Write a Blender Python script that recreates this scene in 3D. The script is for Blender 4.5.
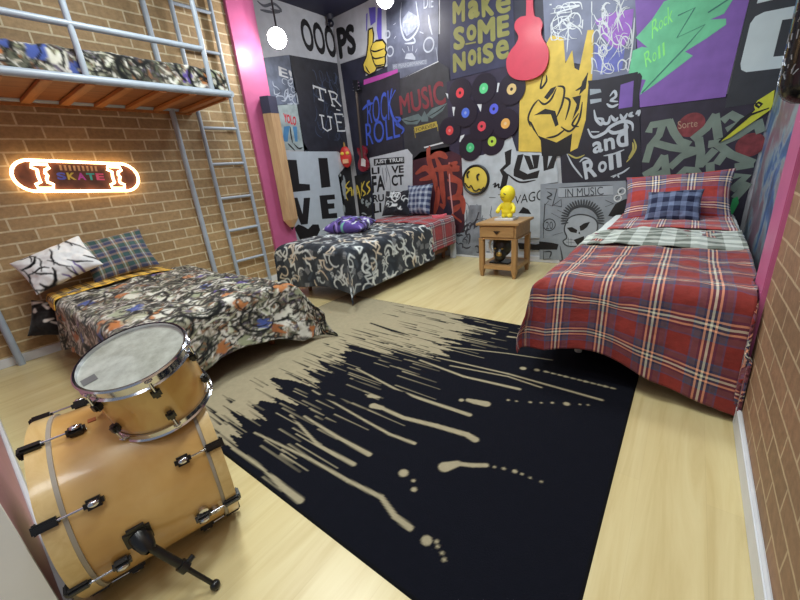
import bpy, bmesh, math, random
import numpy as np
from mathutils import Vector, Matrix, noise
from math import sin, cos, pi, radians, atan2, hypot

for o in list(bpy.data.objects): bpy.data.objects.remove(o, do_unlink=True)
SC = bpy.context.scene
COL = SC.collection

# ------------------------------------------------------------------ camera
F, YAW, PITCH, ROLL = 360.936, radians(-39.0834), radians(19.4845), radians(-5.4417)
CAM = np.array([0, 0, 1.15])
_f = np.array([sin(YAW)*cos(PITCH), cos(YAW)*cos(PITCH), -sin(PITCH)])
_r = np.array([cos(YAW), -sin(YAW), 0]); _u = np.cross(_r, _f)
RIGHT = cos(ROLL)*_r + sin(ROLL)*_u; UP = -sin(ROLL)*_r + cos(ROLL)*_u
cd = bpy.data.cameras.new('camera'); cam = bpy.data.objects.new('camera', cd); COL.objects.link(cam)
cd.sensor_width = 36; cd.lens = F*36/800; cd.clip_start = .02
M = Matrix.Identity(4)
for i in range(3):
    M[i][0] = RIGHT[i]; M[i][1] = UP[i]; M[i][2] = -_f[i]; M[i][3] = CAM[i]
cam.matrix_world = M
SC.camera = cam

# ------------------------------------------------------------------ world, lights, exposure
wd = bpy.data.worlds.new('world'); SC.world = wd; wd.use_nodes = True
wd.node_tree.nodes['Background'].inputs[0].default_value = (.75, .85, 1, 1)
wd.node_tree.nodes['Background'].inputs[1].default_value = .35
SC.view_settings.view_transform = 'Standard'
SC.view_settings.look = 'None'
SC.view_settings.gamma = 1
SC.view_settings.use_curve_mapping = False
SC.view_settings.exposure = -0.22

def area(name, loc, size, power, col=(1, 1, 1), rot=(0, 0, 0), sy=None):
    l = bpy.data.lights.new(name, 'AREA'); l.energy = power; l.color = col; l.size = size
    if sy: l.shape = 'RECTANGLE'; l.size_y = sy
    o = bpy.data.objects.new(name, l); o.location = loc; o.rotation_euler = rot; COL.objects.link(o); return o
area('ceiling_panel_light', (-.9, 1.1, 3.1), .6, 34, (.96, 1, .93), sy=.6)
area('ceiling_panel_light', (-2.2, 1.3, 3.1), .6, 60, (.94, 1, .96), sy=.6)
area('ceiling_panel_light', (-1.3, 3.1, 3.1), .6, 50, (.90, .98, 1), sy=.6)
area('ceiling_panel_light', (-.30, .05, 3.1), .5, 24, (.95, 1, .97), sy=.5)  # added fill near the camera, brightens the jamb and drum fronts
area('jamb_fill_light', (-.2, -.9, 2.7), .5, 9, (.95, .98, 1), sy=.5)  # added fill behind the doorway, lifts the white jamb; no known lamp there
def point(name, loc, power, col, r=.04):
    l = bpy.data.lights.new(name, 'POINT'); l.energy = power; l.color = col; l.shadow_soft_size = r
    o = bpy.data.objects.new(name, l); o.location = loc; COL.objects.link(o)

# ------------------------------------------------------------------ materials
def lin(c):
    return tuple((x/255/12.92 if x/255 <= .04045 else ((x/255+.055)/1.055)**2.4) for x in c)
class NT:
    def __init__(s, name):
        s.m = bpy.data.materials.new(name); s.m.use_nodes = True; s.t = s.m.node_tree
        s.b = s.t.nodes['Principled BSDF']
    def n(s, typ, **kw):
        nd = s.t.nodes.new(typ)
        for k, v in kw.items(): setattr(nd, k, v)
        return nd
    def l(s, a, b): s.t.links.new(a, b)
    def math(s, op, a, b=None):
        nd = s.n('ShaderNodeMath', operation=op)
        for i, v in enumerate((a, b)):
            if v is None: continue
            if isinstance(v, (int, float)): nd.inputs[i].default_value = v
            else: s.l(v, nd.inputs[i])
        return nd.outputs[0]
    def mix(s, fac, a, b, typ='MIX'):
        nd = s.n('ShaderNodeMix', data_type='RGBA', blend_type=typ)
        for i, v in ((0, fac), (6, a), (7, b)):
            if isinstance(v, (int, float)): nd.inputs[i].default_value = v
            elif isinstance(v, tuple): nd.inputs[i].default_value = (*v, 1)
            else: s.l(v, nd.inputs[i])
        return nd.outputs[2]
    def ramp(s, fac, stops, interp='LINEAR'):
        nd = s.n('ShaderNodeValToRGB'); cr = nd.color_ramp; cr.interpolation = interp
        while len(cr.elements) > 1: cr.elements.remove(cr.elements[-1])
        for i, (p, c) in enumerate(stops):
            e = cr.elements[0] if i == 0 else cr.elements.new(p)
            e.position = p; e.color = (*c, 1)
        s.l(fac, nd.inputs[0]); return nd.outputs[0]
    def coord(s, which='Object', scale=(1, 1, 1), rot=(0, 0, 0), loc=(0, 0, 0)):
        tc = s.n('ShaderNodeTexCoord'); mp = s.n('ShaderNodeMapping')
        mp.inputs['Scale'].default_value = scale; mp.inputs['Rotation'].default_value = rot; mp.inputs['Location'].default_value = loc
        s.l(tc.outputs[which], mp.inputs[0]); return mp.outputs[0]
    def noise(s, vec, scale, detail=3, rough=.5, dist=0):
        nd = s.n('ShaderNodeTexNoise'); nd.inputs['Scale'].default_value = scale
        nd.inputs['Detail'].default_value = detail; nd.inputs['Roughness'].default_value = rough
        nd.inputs['Distortion'].default_value = dist
        if vec is not None: s.l(vec, nd.inputs['Vector'])
        return nd.outputs['Fac']
    def bump(s, h, strength=.3, dist=.01):
        nd = s.n('ShaderNodeBump'); nd.inputs['Strength'].default_value = strength; nd.inputs['Distance'].default_value = dist
        s.l(h, nd.inputs['Height']); s.l(nd.outputs[0], s.b.inputs['Normal'])
    def base(s, c):
        if isinstance(c, tuple): s.b.inputs['Base Color'].default_value = (*c, 1)
        else: s.l(c, s.b.inputs['Base Color'])
_mc = {}
def mat(rgb, rough=.6, metal=0, emit=0, var=.12, nscale=9, bump=0, name=None, coat=0):
    key = (tuple(rgb), rough, metal, emit, var, nscale, bump, coat)
    if key in _mc: return _mc[key]
    t = NT(name or 'plain_%d_%d_%d' % tuple(rgb)); c = lin(rgb)
    if var:
        v = t.coord('Object'); nz = t.noise(v, nscale, 4)
        d = tuple(x*(1-var) for x in c); e = tuple(min(1, x*(1+var)) for x in c)
        t.base(t.ramp(nz, [(.3, d), (.7, e)]))
        if bump: t.bump(nz, bump, .004)
    else: t.base(c)
    t.b.inputs['Roughness'].default_value = rough; t.b.inputs['Metallic'].default_value = metal
    if coat: t.b.inputs['Coat Weight'].default_value = coat; t.b.inputs['Coat Roughness'].default_value = .15
    if emit:
        t.b.inputs['Emission Color'].default_value = (*c, 1); t.b.inputs['Emission Strength'].default_value = emit
    _mc[key] = t.m; return t.m

def brick_mat(name, u, rowh, length, z0, u0, c1, c2, mort, joint=.008):
    """brick paper: u = 'Y' wall running along y"""
    t = NT(name)
    tc = t.n('ShaderNodeTexCoord'); sp = t.n('ShaderNodeSeparateXYZ'); t.l(tc.outputs['Object'], sp.inputs[0])
    cb = t.n('ShaderNodeCombineXYZ')
    t.l(t.math('ADD', sp.outputs[u], -u0+40*length), cb.inputs[0]); t.l(t.math('ADD', sp.outputs['Z'], -z0+20*rowh), cb.inputs[1])
    nz = t.noise(cb.outputs[0], 14, 3); 
    add = t.n('ShaderNodeVectorMath', operation='ADD'); t.l(cb.outputs[0], add.inputs[0])
    sc = t.math('MULTIPLY', t.math('SUBTRACT', nz, .5), .006); c2n = t.n('ShaderNodeCombineXYZ'); t.l(sc, c2n.inputs[0]); t.l(sc, c2n.inputs[1]); t.l(c2n.outputs[0], add.inputs[1])
    bk = t.n('ShaderNodeTexBrick'); t.l(add.outputs[0], bk.inputs['Vector'])
    bk.inputs['Scale'].default_value = 1; bk.inputs['Brick Width'].default_value = length; bk.inputs['Row Height'].default_value = rowh
    bk.inputs['Mortar Size'].default_value = joint/2; bk.inputs['Mortar Smooth'].default_value = .15; bk.inputs['Bias'].default_value = 0
    bk.inputs['Color1'].default_value = (*lin(c1), 1); bk.inputs['Color2'].default_value = (*lin(c2), 1); bk.inputs['Mortar'].default_value = (*lin(mort), 1)
    n2 = t.noise(cb.outputs[0], 30, 5, .65); n3 = t.noise(cb.outputs[0], 3, 2)
    c = t.mix(.5, bk.outputs[0], t.ramp(n2, [(.25, (.25, .25, .25)), (.75, (.75, .75, .75))]), 'OVERLAY')
    c = t.mix(.3, c, t.ramp(n3, [(.35, (.36, .36, .36)), (.65, (.64, .62, .6))]), 'OVERLAY')
    t.base(c); t.b.inputs['Roughness'].default_value = .62
    t.bump(bk.outputs['Fac'], -.12, .003)
    return t.m

def wood_mat(name, c1, c2, scale=(1, 1, 1), rough=.4, rings=6, coat=0, axis=0):
    t = NT(name); st = [14, 14, 14]; st[axis] = 1.2
    v = t.coord('Object', tuple(a*b for a, b in zip(st, scale)))
    nz = t.noise(v, rings*.35, 5, .6, .6)
    n2 = t.noise(t.coord('Object'), 2.5, 2)
    c = t.ramp(nz, [(.3, lin(c1)), (.5, tuple((a+b)/2 for a, b in zip(lin(c1), lin(c2)))), (.7, lin(c2))])
    c = t.mix(.25, c, t.ramp(n2, [(.3, (.35, .35, .35)), (.7, (.65, .65, .65))]), 'OVERLAY')
    t.base(c); t.b.inputs['Roughness'].default_value = rough
    if coat: t.b.inputs['Coat Weight'].default_value = coat; t.b.inputs['Coat Roughness'].default_value = .12
    return t.m

def col_mat(name, rough=.85, bump=.25, sheen=.2, bscale=120):
    t = NT(name); a = t.n('ShaderNodeAttribute', attribute_name='Col'); 
    nz = t.noise(t.coord('Object'), 35, 3)
    t.base(t.mix(.25, a.outputs['Color'], t.ramp(nz, [(.3, (.38, .38, .38)), (.7, (.62, .62, .62))]), 'OVERLAY'))
    t.b.inputs['Roughness'].default_value = rough; t.b.inputs['Sheen Weight'].default_value = sheen; t.b.inputs['Specular IOR Level'].default_value = .15
    t.bump(t.noise(t.coord('Object'), bscale, 2), bump, .003); return t.m

def plaid_mat(name, pu, pv, su, sv, mixf=.5, rough=.85, ou=0, ov=0):
    """woven check: su/sv = colour stops along one period in u and v (metres, from the sheet's own UV)"""
    t = NT(name); tc = t.n('ShaderNodeTexCoord'); sp = t.n('ShaderNodeSeparateXYZ'); t.l(tc.outputs['UV'], sp.inputs[0])
    def one(out, p, st, off):
        fr = t.math('FRACT', t.math('ADD', t.math('MULTIPLY', out, 1/p), off+100))
        return t.ramp(fr, [(a, lin(c)) for a, c in st], 'CONSTANT')
    A = one(sp.outputs['X'], pu, su, ou); B = one(sp.outputs['Y'], pv, sv, ov)
    c = t.mix(mixf, A, B)
    nz = t.noise(t.coord('UV'), 18, 4, .6)
    c = t.mix(.45, c, t.ramp(nz, [(.3, (.33, .33, .33)), (.7, (.67, .67, .67))]), 'OVERLAY')
    t.base(c); t.b.inputs['Roughness'].default_value = rough; t.b.inputs['Sheen Weight'].default_value = .15
    t.bump(t.noise(t.coord('UV'), 25, 3), .35, .012)
    return t.m

# ------------------------------------------------------------------ object helpers
WO = {}
def mk(name, verts, faces, m, parent=None, uv=None, smooth=False, col=None, origin=None):
    V = np.array([tuple(v) for v in verts], float).reshape(-1, 3)
    if origin is None:
        lo, hi = V.min(0), V.max(0); origin = np.array([(lo[0]+hi[0])/2, (lo[1]+hi[1])/2, lo[2] if parent is None else (lo[2]+hi[2])/2])
    origin = np.array(origin, float)
    me = bpy.data.meshes.new(name); me.from_pydata((V-origin).tolist(), [], faces)
    if m is not None: me.materials.append(m)
    if smooth: me.polygons.foreach_set('use_smooth', [True]*len(me.polygons))
    if uv is not None:
        UV = np.array(uv, float); l = me.uv_layers.new(name='UVMap')
        vi = np.empty(len(me.loops), int); me.loops.foreach_get('vertex_index', vi)
        l.data.foreach_set('uv', UV[vi].ravel())
    if col is not None:
        ca = me.color_attributes.new('Col', 'FLOAT_COLOR', 'POINT')
        ca.data.foreach_set('color', np.concatenate([col, np.ones((len(col), 1))], 1).ravel())
    me.update()
    o = bpy.data.objects.new(name, me); COL.objects.link(o)
    WO[o.name] = origin
    if parent is not None: o.parent = parent; o.location = origin - WO[parent.name]
    else: o.location = origin
    return o
def empty(name, loc, label=None, cat=None, group=None, parent=None):
    o = bpy.data.objects.new(name, None); COL.objects.link(o); o.empty_display_size = .05
    WO[o.name] = np.array(loc, float); o.location = loc
    if label: tag(o, label, cat, group)
    return o
def tag(o, label, cat, group=None, kind=None):
    o['label'] = label; o['category'] = cat
    if group: o['group'] = group
    if kind: o['kind'] = kind
    return o
def struct(o): o['kind'] = 'structure'; return o

class MB:
    """collects shapes; build() links them as one mesh"""
    def __init__(s): s.v = []; s.f = []; s.sm = False
    def add(s, vs, fs):
        k = len(s.v); s.v += [tuple(v) for v in vs]; s.f += [tuple(i+k for i in f) for f in fs]; return s
    def box(s, x0, x1, y0, y1, z0, z1, R=None, bev=0):
        if bev:
            bm = bmesh.new(); bmesh.ops.create_cube(bm, size=1)
            for v in bm.verts: v.co = Vector(((x0+x1)/2+v.co.x*(x1-x0), (y0+y1)/2+v.co.y*(y1-y0), (z0+z1)/2+v.co.z*(z1-z0)))
            bmesh.ops.bevel(bm, geom=bm.edges[:], offset=bev, segments=2, affect='EDGES')
            bm.verts.index_update(); vs = [tuple(v.co) for v in bm.verts]; fs = [tuple(v.index for v in f.verts) for f in bm.faces]; bm.free()
        else:
            vs = [(x, y, z) for x in (x0, x1) for y in (y0, y1) for z in (z0, z1)]
            fs = [(0, 1, 3, 2), (4, 6, 7, 5), (0, 4, 5, 1), (2, 3, 7, 6), (0, 2, 6, 4), (1, 5, 7, 3)]
        if R is not None: vs = [tuple(R @ Vector(v)) for v in vs]
        return s.add(vs, fs)
    def tube(s, pts, r, n=12, closed=False, caps=True):
        pts = [Vector(p) for p in pts]; k = len(pts); rr = r if isinstance(r, (list, tuple)) else [r]*k
        vs = []; fs = []; prev = None
        for i, p in enumerate(pts):
            a = pts[(i-1) % k] if (i or closed) else p; b = pts[(i+1) % k] if (i < k-1 or closed) else p
            d = (b-a).normalized()
            if prev is None: prev = d.orthogonal().normalized()
            u = (prev - d*prev.dot(d)).normalized(); w = d.cross(u); prev = u
            for j in range(n):
                t = 2*pi*j/n; vs.append(p + (u*cos(t)+w*sin(t))*rr[i])
        for i in range(k if closed else k-1):
            for j in range(n):
                a = i*n+j; b = i*n+(j+1) % n; c = ((i+1) % k)*n+(j+1) % n; d = ((i+1) % k)*n+j
                fs.append((a, b, c, d))
        if caps and not closed: fs.append(tuple(range(n))[::-1]); fs.append(tuple((k-1)*n+j for j in range(n)))
        return s.add(vs, fs)
    def lathe(s, prof, axis_o, axis_d, n=48, a0=0, a1=2*pi, u=None):
        """prof: list of (distance along axis, radius)"""
        d = Vector(axis_d).normalized(); o = Vector(axis_o); u = Vector(u) if u else d.orthogonal().normalized(); w = d.cross(u)
        full = abs(a1-a0-2*pi) < 1e-6; m = n if full else n+1; vs = []; fs = []
        for (h, r) in prof:
            for j in range(m):
                t = a0+(a1-a0)*j/n; vs.append(o+d*h+(u*cos(t)+w*sin(t))*max(r, 1e-5))
        for i in range(len(prof)-1):
            for j in range(n):
                j2 = (j+1) % m; fs.append((i*m+j, i*m+j2, (i+1)*m+j2, (i+1)*m+j))
        return s.add(vs, fs)
    def sphere(s, c, r, n=16, R=None):
        if not isinstance(r, (tuple, list)): r = (r, r, r)
        vs = []; fs = []; k = n//2
        for i in range(k+1):
            ph = pi*i/k
            for j in range(n):
                t = 2*pi*j/n; p = Vector((r[0]*sin(ph)*cos(t), r[1]*sin(ph)*sin(t), r[2]*cos(ph)))
                if R is not None: p = R @ p
                vs.append(p+Vector(c))
        for i in range(k):
            for j in range(n): fs.append((i*n+j, i*n+(j+1) % n, (i+1)*n+(j+1) % n, (i+1)*n+j))
        return s.add(vs, fs)
    def build(s, name, m, parent=None, smooth=False, origin=None):
        o = mk(name, s.v, s.f, m, parent, smooth=smooth, origin=origin)
        bm = bmesh.new(); bm.from_mesh(o.data); bmesh.ops.remove_doubles(bm, verts=bm.verts, dist=1e-6)
        bmesh.ops.recalc_face_normals(bm, faces=bm.faces); bm.to_mesh(o.data); bm.free()
        if smooth:
            try: o.data.set_sharp_from_angle(angle=radians(40))
            except Exception: pass
        return o

def dup(root, loc, label=None, group=None):
    """copy of a thing with copies of its parts and sub-parts"""
    r = root.copy(); COL.objects.link(r); r.location = loc; WO[r.name] = np.array(loc, float)
    if label: r['label'] = label
    if group: r['group'] = group
    for ch in list(root.children):
        c = ch.copy(); COL.objects.link(c); c.parent = r
        for g in list(ch.children):
            d = g.copy(); COL.objects.link(d); d.parent = c
    return r

# ------------------------------------------------------------------ the room
XL, XR, YB, ZC = -4.0, .30, 4.27, 3.2
XML, XMR = -4.2, .42          # mural walls beyond the pink posts
m_brickL = brick_mat('brick_paper_left', 'Y', .0915, .268, .075, .52-.268, (148, 122, 86), (168, 141, 102), (200, 187, 156), .0135)
m_brickR = brick_mat('brick_paper_right', 'Y', .0805, .235, .068, .05, (146, 112, 86), (130, 102, 76), (180, 158, 128), .009)
m_white = mat((205, 208, 214), .45, var=.04); m_pink = mat((186, 94, 138), .4, var=.05); m_pink2 = mat((168, 118, 130), .5, var=.05)
m_mural = mat((176, 180, 186), .6, var=.25, nscale=5)
struct(MB().box(XL-.25, XL, -.6, 2.56, 0, ZC).build('wall_left', m_brickL, origin=(0, 0, 0)))
struct(MB().box(XML-.1, XML, 2.5, YB+.1, 0, ZC).build('wall_left_mural', m_mural))
struct(MB().box(XML-.1, XMR+.1, YB, YB+.1, 0, ZC).build('wall_back', m_mural))
struct(MB().box(XR, XR+.1, -.6, 1.95, 0, ZC).build('wall_right', m_brickR, origin=(0, 0, 0)))
def murk():
    t = NT('murky_mural'); v = t.coord('Object', (1, .9, .8)); nz = t.noise(v, 3.0, 4, .55, .6)
    t.base(t.ramp(nz, [(.3, lin((70, 80, 92))), (.42, lin((70, 106, 160))), (.48, lin((140, 158, 168))), (.56, lin((132, 104, 120))), (.72, lin((105, 102, 112)))]))
    t.b.inputs['Roughness'].default_value = .35; return t.m
struct(MB().box(XMR, XMR+.1, 1.96, YB+.1, 0, ZC).build('wall_right_mural', murk()))
struct(MB().box(XML-.1, XMR+.1, -.6, YB+.1, ZC, ZC+.1).build('ceiling', mat((38, 40, 66), .6)))
# floor
t = NT('pale_wood_floor'); v = t.coord('Object', (7, .55, 1)); nz = t.noise(v, 2.2, 6, .6, .8)
tc = t.n('ShaderNodeTexCoord'); mp = t.n('ShaderNodeMapping'); mp.inputs['Rotation'].default_value = (0, 0, pi/2); t.l(tc.outputs['Object'], mp.inputs[0])
bk = t.n('ShaderNodeTexBrick'); t.l(mp.outputs[0], bk.inputs['Vector']); bk.inputs['Scale'].default_value = 1
bk.inputs['Brick Width'].default_value = 1.3; bk.inputs['Row Height'].default_value = .19; bk.inputs['Mortar Size'].default_value = .0008; bk.inputs['Mortar Smooth'].default_value = .6
for k, c in (('Color1', (.5, .5, .5)), ('Color2', (.56, .55, .53)), ('Mortar', (.4, .4, .38))): bk.inputs[k].default_value = (*c, 1)
c = t.ramp(nz, [(.3, lin((188, 170, 122))), (.5, lin((200, 184, 138))), (.7, lin((208, 194, 150)))])
t.base(t.mix(.5, c, bk.outputs[0], 'OVERLAY')); t.b.inputs['Roughness'].default_value = .32
t.b.inputs['Specular IOR Level'].default_value = .5
struct(MB().box(XML-.1, XMR+.1, -.6, YB+.1, -.05, 0).build('floor', t.m, origin=(0, 0, 0)))
# entrance wall beside the camera: pink face, white jamb on its end
struct(MB().box(-4.0, -1.19, -.25, -.1, 0, ZC).build('wall_front', m_pink2))
struct(MB().box(-1.19, -1.165, -.6, -.098, 0, ZC).build('trim_1', mat((232, 236, 242), .4, var=.02)))
struct(MB().box(-4.0, -1.2, -.1, -.085, 0, .07, bev=.003).build('baseboard_front', m_white))
struct(MB().box(XL, XL+.014, -.085, 2.55, 0, .07, bev=.003).build('baseboard_left', m_white))
struct(MB().box(XML, XMR, YB-.014, YB, 0, .07, bev=.003).build('baseboard_back', m_white))
struct(MB().box(XR-.016, XR, -.6, 1.85, 0, .085, bev=.004).build('baseboard_right', m_white))
# pink posts
struct(MB().box(XML-.02, -3.96, 2.55, 2.88, 0, ZC, bev=.003).build('trim_2', m_pink))
struct(MB().box(.284, XMR+.02, 1.93, 2.14, 0, ZC, bev=.003).build('trim_3', m_pink))

# ------------------------------------------------------------------ mural helpers: the walls' own planes
def ray(px, py):
    return RIGHT*(px-400)/F + UP*(300-py)/F + _f
class Wall:
    def __init__(s, ax, val, out): s.ax = ax; s.val = val; s.out = out      # out = direction into the room
    def st(s, px, py):
        d = ray(px, py); t = (s.val-CAM[s.ax])/d[s.ax]; P = CAM+d*t
        return (P[1-s.ax], P[2])
    def w(s, st, off):
        p = [0, 0, st[1]]; p[s.ax] = s.val+s.out*off; p[1-s.ax] = st[0]; return tuple(p)
BK = Wall(1, YB, -1); LF = Wall(0, XML, 1); RT = Wall(0, XMR, -1)
def Z(ox, oy, sc, pts): return [(ox+a/sc, oy+b/sc) for a, b in pts]
def smooth_line(pts, k=6, closed=False):
    if len(pts) < 3: return list(pts)
    P = [np.array(p, float) for p in pts]; out = []; n = len(P)
    for i in range(n if closed else n-1):
        p0 = P[(i-1) % n] if (i or closed) else P[i]; p1 = P[i]; p2 = P[(i+1) % n]; p3 = P[(i+2) % n] if (i+2 < n or closed) else p2
        for j in range(k):
            t = j/k; out.append(tuple(.5*(2*p1+(p2-p0)*t+(2*p0-5*p1+4*p2-p3)*t*t+(3*p1-p0-3*p2+p3)*t**3)))
    if not closed: out.append(tuple(P[-1]))
    return out
def flat(name, wall, polys, m, parent=None, off=.001, th=0, raw=False):
    """polygons on the wall plane; th>0 gives a sheet its thickness"""
    vs = []; fs = []
    for pl in polys:
        S = pl if raw else [wall.st(*p) for p in pl]
        lo_, hi_ = ((2.9, YB-.0005) if wall.ax == 0 else (XML+.0005, XMR-.0005))
        S = [(min(hi_, max(lo_, p[0])), min(p[1], ZC-.001)) for p in S]
        k = len(vs); n = len(S); jit = 0 if th else .00007*(len(fs) % 11)
        vs += [wall.w(p, off+th+jit) for p in S]; fs.append(tuple(range(k, k+n)))
        if th:
            vs += [wall.w(p, off) for p in S]
            for i in range(n): fs.append((k+i, k+(i+1) % n, k+n+(i+1) % n, k+n+i))
    o = mk(name, vs, fs, m, parent)
    bm = bmesh.new(); bm.from_mesh(o.data); bmesh.ops.triangulate(bm, faces=[f for f in bm.faces if len(f.verts) > 4]); bm.to_mesh(o.data); bm.free()
    return o
def ribbon(S, w, taper=True):
    """S: wall points (metres), w width; returns quads as polygons"""
    P = [np.array(p, float) for p in S]; out = []; n = len(P); L = []; R = []
    for i, p in enumerate(P):
        d = P[min(i+1, n-1)]-P[max(i-1, 0)]; d = d/(np.hypot(*d)+1e-9); nn = np.array([-d[1], d[0]])
        ww = (w[i*len(w)//n] if isinstance(w, (list, tuple)) else w)*.5
        if taper: ww *= .35+.65*min(1, 4*min(i, n-1-i)/n+.0)
        L.append(tuple(p+nn*ww)); R.append(tuple(p-nn*ww))
    return [(L[i], L[i+1], R[i+1], R[i]) for i in range(n-1)]
def strokes(name, wall, lines, w, m, parent=None, off=.004, taper=True, closed=False, sm=True):
    """w: width in metres (or one width per line)"""
    pl = []
    for i, ln in enumerate(lines):
        S = [wall.st(*p) for p in ln]
        if sm and len(S) > 2: S = smooth_line(S, 5, closed)
        if closed: S.append(S[0])
        pl += ribbon(S, w[i] if isinstance(w, (list, tuple)) else w, taper and not closed)
    return flat(name, wall, pl, m, parent, off, raw=True)
def disc_pts(wall, px, py, r, n=28, sx=1):
    s, t = wall.st(px, py); return [(s+r*sx*cos(2*pi*i/n), t+r*sin(2*pi*i/n)) for i in range(n)]
def text(name, wall, s, quad, m, parent=None, off=.004, bold=.0, shear=0):
    """lettering stretched between quad corners TL, TR, BR, BL (points on the wall)"""
    cu = bpy.data.curves.new('t', 'FONT'); cu.body = s; cu.offset = 0; cu.shear = shear; cu.resolution_u = 4; cu.space_line = .85; cu.align_x = 'CENTER'
    to = bpy.data.objects.new('t', cu); me = bpy.data.meshes.new_from_object(to)
    V = np.array([v.co[:2] for v in me.vertices]); fs = [tuple(p.vertices) for p in me.polygons]
    bpy.data.objects.remove(to); bpy.data.curves.remove(cu); bpy.data.meshes.remove(me)
    if bold:
        n0 = len(V); reps = [(0, 0)]+[(cos(k*pi/4)*bold, sin(k*pi/4)*bold) for k in range(8)]
        fs = [tuple(i+n0*k for i in f) for k in range(9) for f in fs]; V = np.concatenate([V+np.array(r_) for r_ in reps])
    else: n0 = len(V)
    lo, hi = V.min(0), V.max(0); U = (V-lo)/(hi-lo)
    q = [np.array(wall.st(*p)) for p in quad]
    S = [(1-b)*((1-a)*q[3]+a*q[2])+b*((1-a)*q[0]+a*q[1]) for a, b in U]
    return mk(name, [wall.w(p, off+.00005*(i//n0)) for i, p in enumerate(S)], fs, m, parent)
def scrib(name, wall, quad, n, seed, w, m, parent=None, off=.004, size=.3, k=5):
    rnd = random.Random(seed); q = [np.array(wall.st(*p)) for p in quad]; pl = []
    def at(a, b): return (1-b)*((1-a)*q[3]+a*q[2])+b*((1-a)*q[0]+a*q[1])
    for _ in range(n):
        a, b = rnd.random(), rnd.random(); pts = []; an = rnd.random()*6.28; c = rnd.uniform(-1.3, 1.3)
        for j in range(k):
            pts.append(tuple(at(min(1, max(0, a)), min(1, max(0, b))))); a += cos(an)*size/k; b += sin(an)*size/k; an += c+rnd.uniform(-.5, .5)
        pl += ribbon(smooth_line(pts, 4), w*rnd.uniform(.6, 1.4))
    return flat(name, wall, pl, m, parent, off, raw=True)

def P_(rgb, **k): return mat(rgb, k.pop('rough', .5), **k)
off0 = .001
INK = P_((22, 22, 26)); PAPER = P_((186, 192, 200), var=.08); NAVY = P_((40, 42, 60), var=.3, nscale=6); CHAR = P_((44, 47, 56), var=.25)
YEL = P_((210, 188, 78), var=.08); WHT = P_((205, 210, 215), var=.05)
def poster(name, wall, pts, m, label, cat='poster', off=.0004, th=.003):
    return tag(flat(name, wall, [pts], m, None, off, th), label, cat, 'posters on the mural walls' if cat == 'poster' else None)

# ------------------------------------------------------------------ posters, left mural wall
p = poster('poster', LF, [(246, -8), (283, -8), (331.5, 19), (340.3, 64), (288, 55), (262, 58)], PAPER, 'white poster strip with tall black OOO letters high on the left mural wall')
text('lettering', LF, 'OOO', [(298, 17), (333, 27), (337.5, 59), (304, 50)], INK, p, bold=.03)
strokes('scribble', LF, [Z(240, 0, 5, [(85, 5), (120, 30), (170, 20), (205, 55), (150, 45)]), Z(240, 0, 5, [(100, 50), (150, 60), (200, 62)])], .03, P_((90, 95, 105)), p)
p = poster('poster', LF, [(262, 58), (289, 55), (299, 104), (272, 106)], P_((95, 105, 125), var=.4, nscale=8), 'blue grey sheet with white E lettering above the pencil')
text('lettering', LF, 'E!', [(278, 66), (291, 71), (293, 80), (279, 76)], WHT, p, bold=.02)
scrib('scribble', LF, [(272, 78), (294, 80), (298, 104), (276, 104)], 16, 3, .014, P_((170, 180, 195)), p, size=.7)
p = poster('poster', LF, [(276, 105), (297, 104), (303, 142), (308, 150), (284, 150)], P_((150, 165, 168), var=.3), 'small pale poster with red lettering and blue trousers beside the pencil')
text('lettering', LF, 'YOLO', [(283, 113), (296, 117), (296, 126), (284, 122)], P_((190, 40, 60)), p, bold=.04)
flat('trousers_print', LF, [Z(240, 60, 6, [(262, 400), (300, 395), (290, 440), (285, 490), (268, 490), (256, 480)]), Z(240, 60, 6, [(315, 400), (340, 400), (345, 490), (330, 490)])], P_((70, 125, 170)), p, .004)
strokes('scribble', LF, [Z(240, 60, 6, [(285, 500), (305, 520), (330, 545)]), Z(240, 60, 6, [(320, 500), (350, 530), (375, 525)]), Z(240, 60, 6, [(300, 400), (305, 450), (315, 500)])], .02, INK, p)
p = poster('poster', LF, [(289, 55), (340.3, 64), (354.5, 160), (338, 151.5), (304, 151.5)], P_((38, 40, 50), var=.3), 'dark floral poster with thin white serif letters spelling TRUE')
def serif(name, pts_lines, w, par): strokes(name, LF, pts_lines, w, WHT, par, .0045, taper=False, sm=False)
serif('lettering', [[(313, 86), (325, 90)], [(319, 88), (321, 100)], [(318, 99), (323.5, 101)], [(313, 85), (313.5, 89)], [(325, 89), (325.5, 93)]], .022, p)
serif('lettering', [[(329, 91), (333, 106)], [(328, 91), (334, 92.5)], [(334, 92.5), (337, 95), (336, 99), (331.5, 99)], [(334, 99), (341, 106.5)], [(331, 105), (335, 106.5)]], .022, p)
serif('lettering', [[(319, 115), (324, 116)], [(321, 115), (323, 128), (327, 131), (331, 129), (329.5, 117)], [(327, 116.5), (332, 117.5)]], .02, p)
serif('lettering', [[(335, 114), (338, 131)], [(334, 114), (342.5, 114.5), (343, 117)], [(336.5, 122), (341.5, 122.5)], [(337, 131), (345, 131), (345.5, 127)]], .02, p)
serif('lettering', [[(336, 109.5), (340, 110.5)]], .015, p)
scrib('flower_drawing', LF, [(312, 70), (338, 74), (346, 140), (316, 140)], 40, 5, .009, P_((66, 78, 104)), p, .0035, .4)
p = poster('poster', LF, [(280.5, 151.5), (337, 151.5), (346, 219), (318, 240), (288, 250)], P_((176, 188, 200), var=.05), 'large pale poster with bold black letters spelling LIVE beside the pencil')
Lt = lambda pts: Z(260, 110, 5, pts)
flat('lettering', LF, [Lt([(128, 248), (182, 250), (196, 368), (248, 372), (250, 402), (148, 412)])], INK, p, .004)
flat('lettering', LF, [Lt([(290, 240), (336, 240), (352, 384), (306, 390)])], INK, p, .004)
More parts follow.
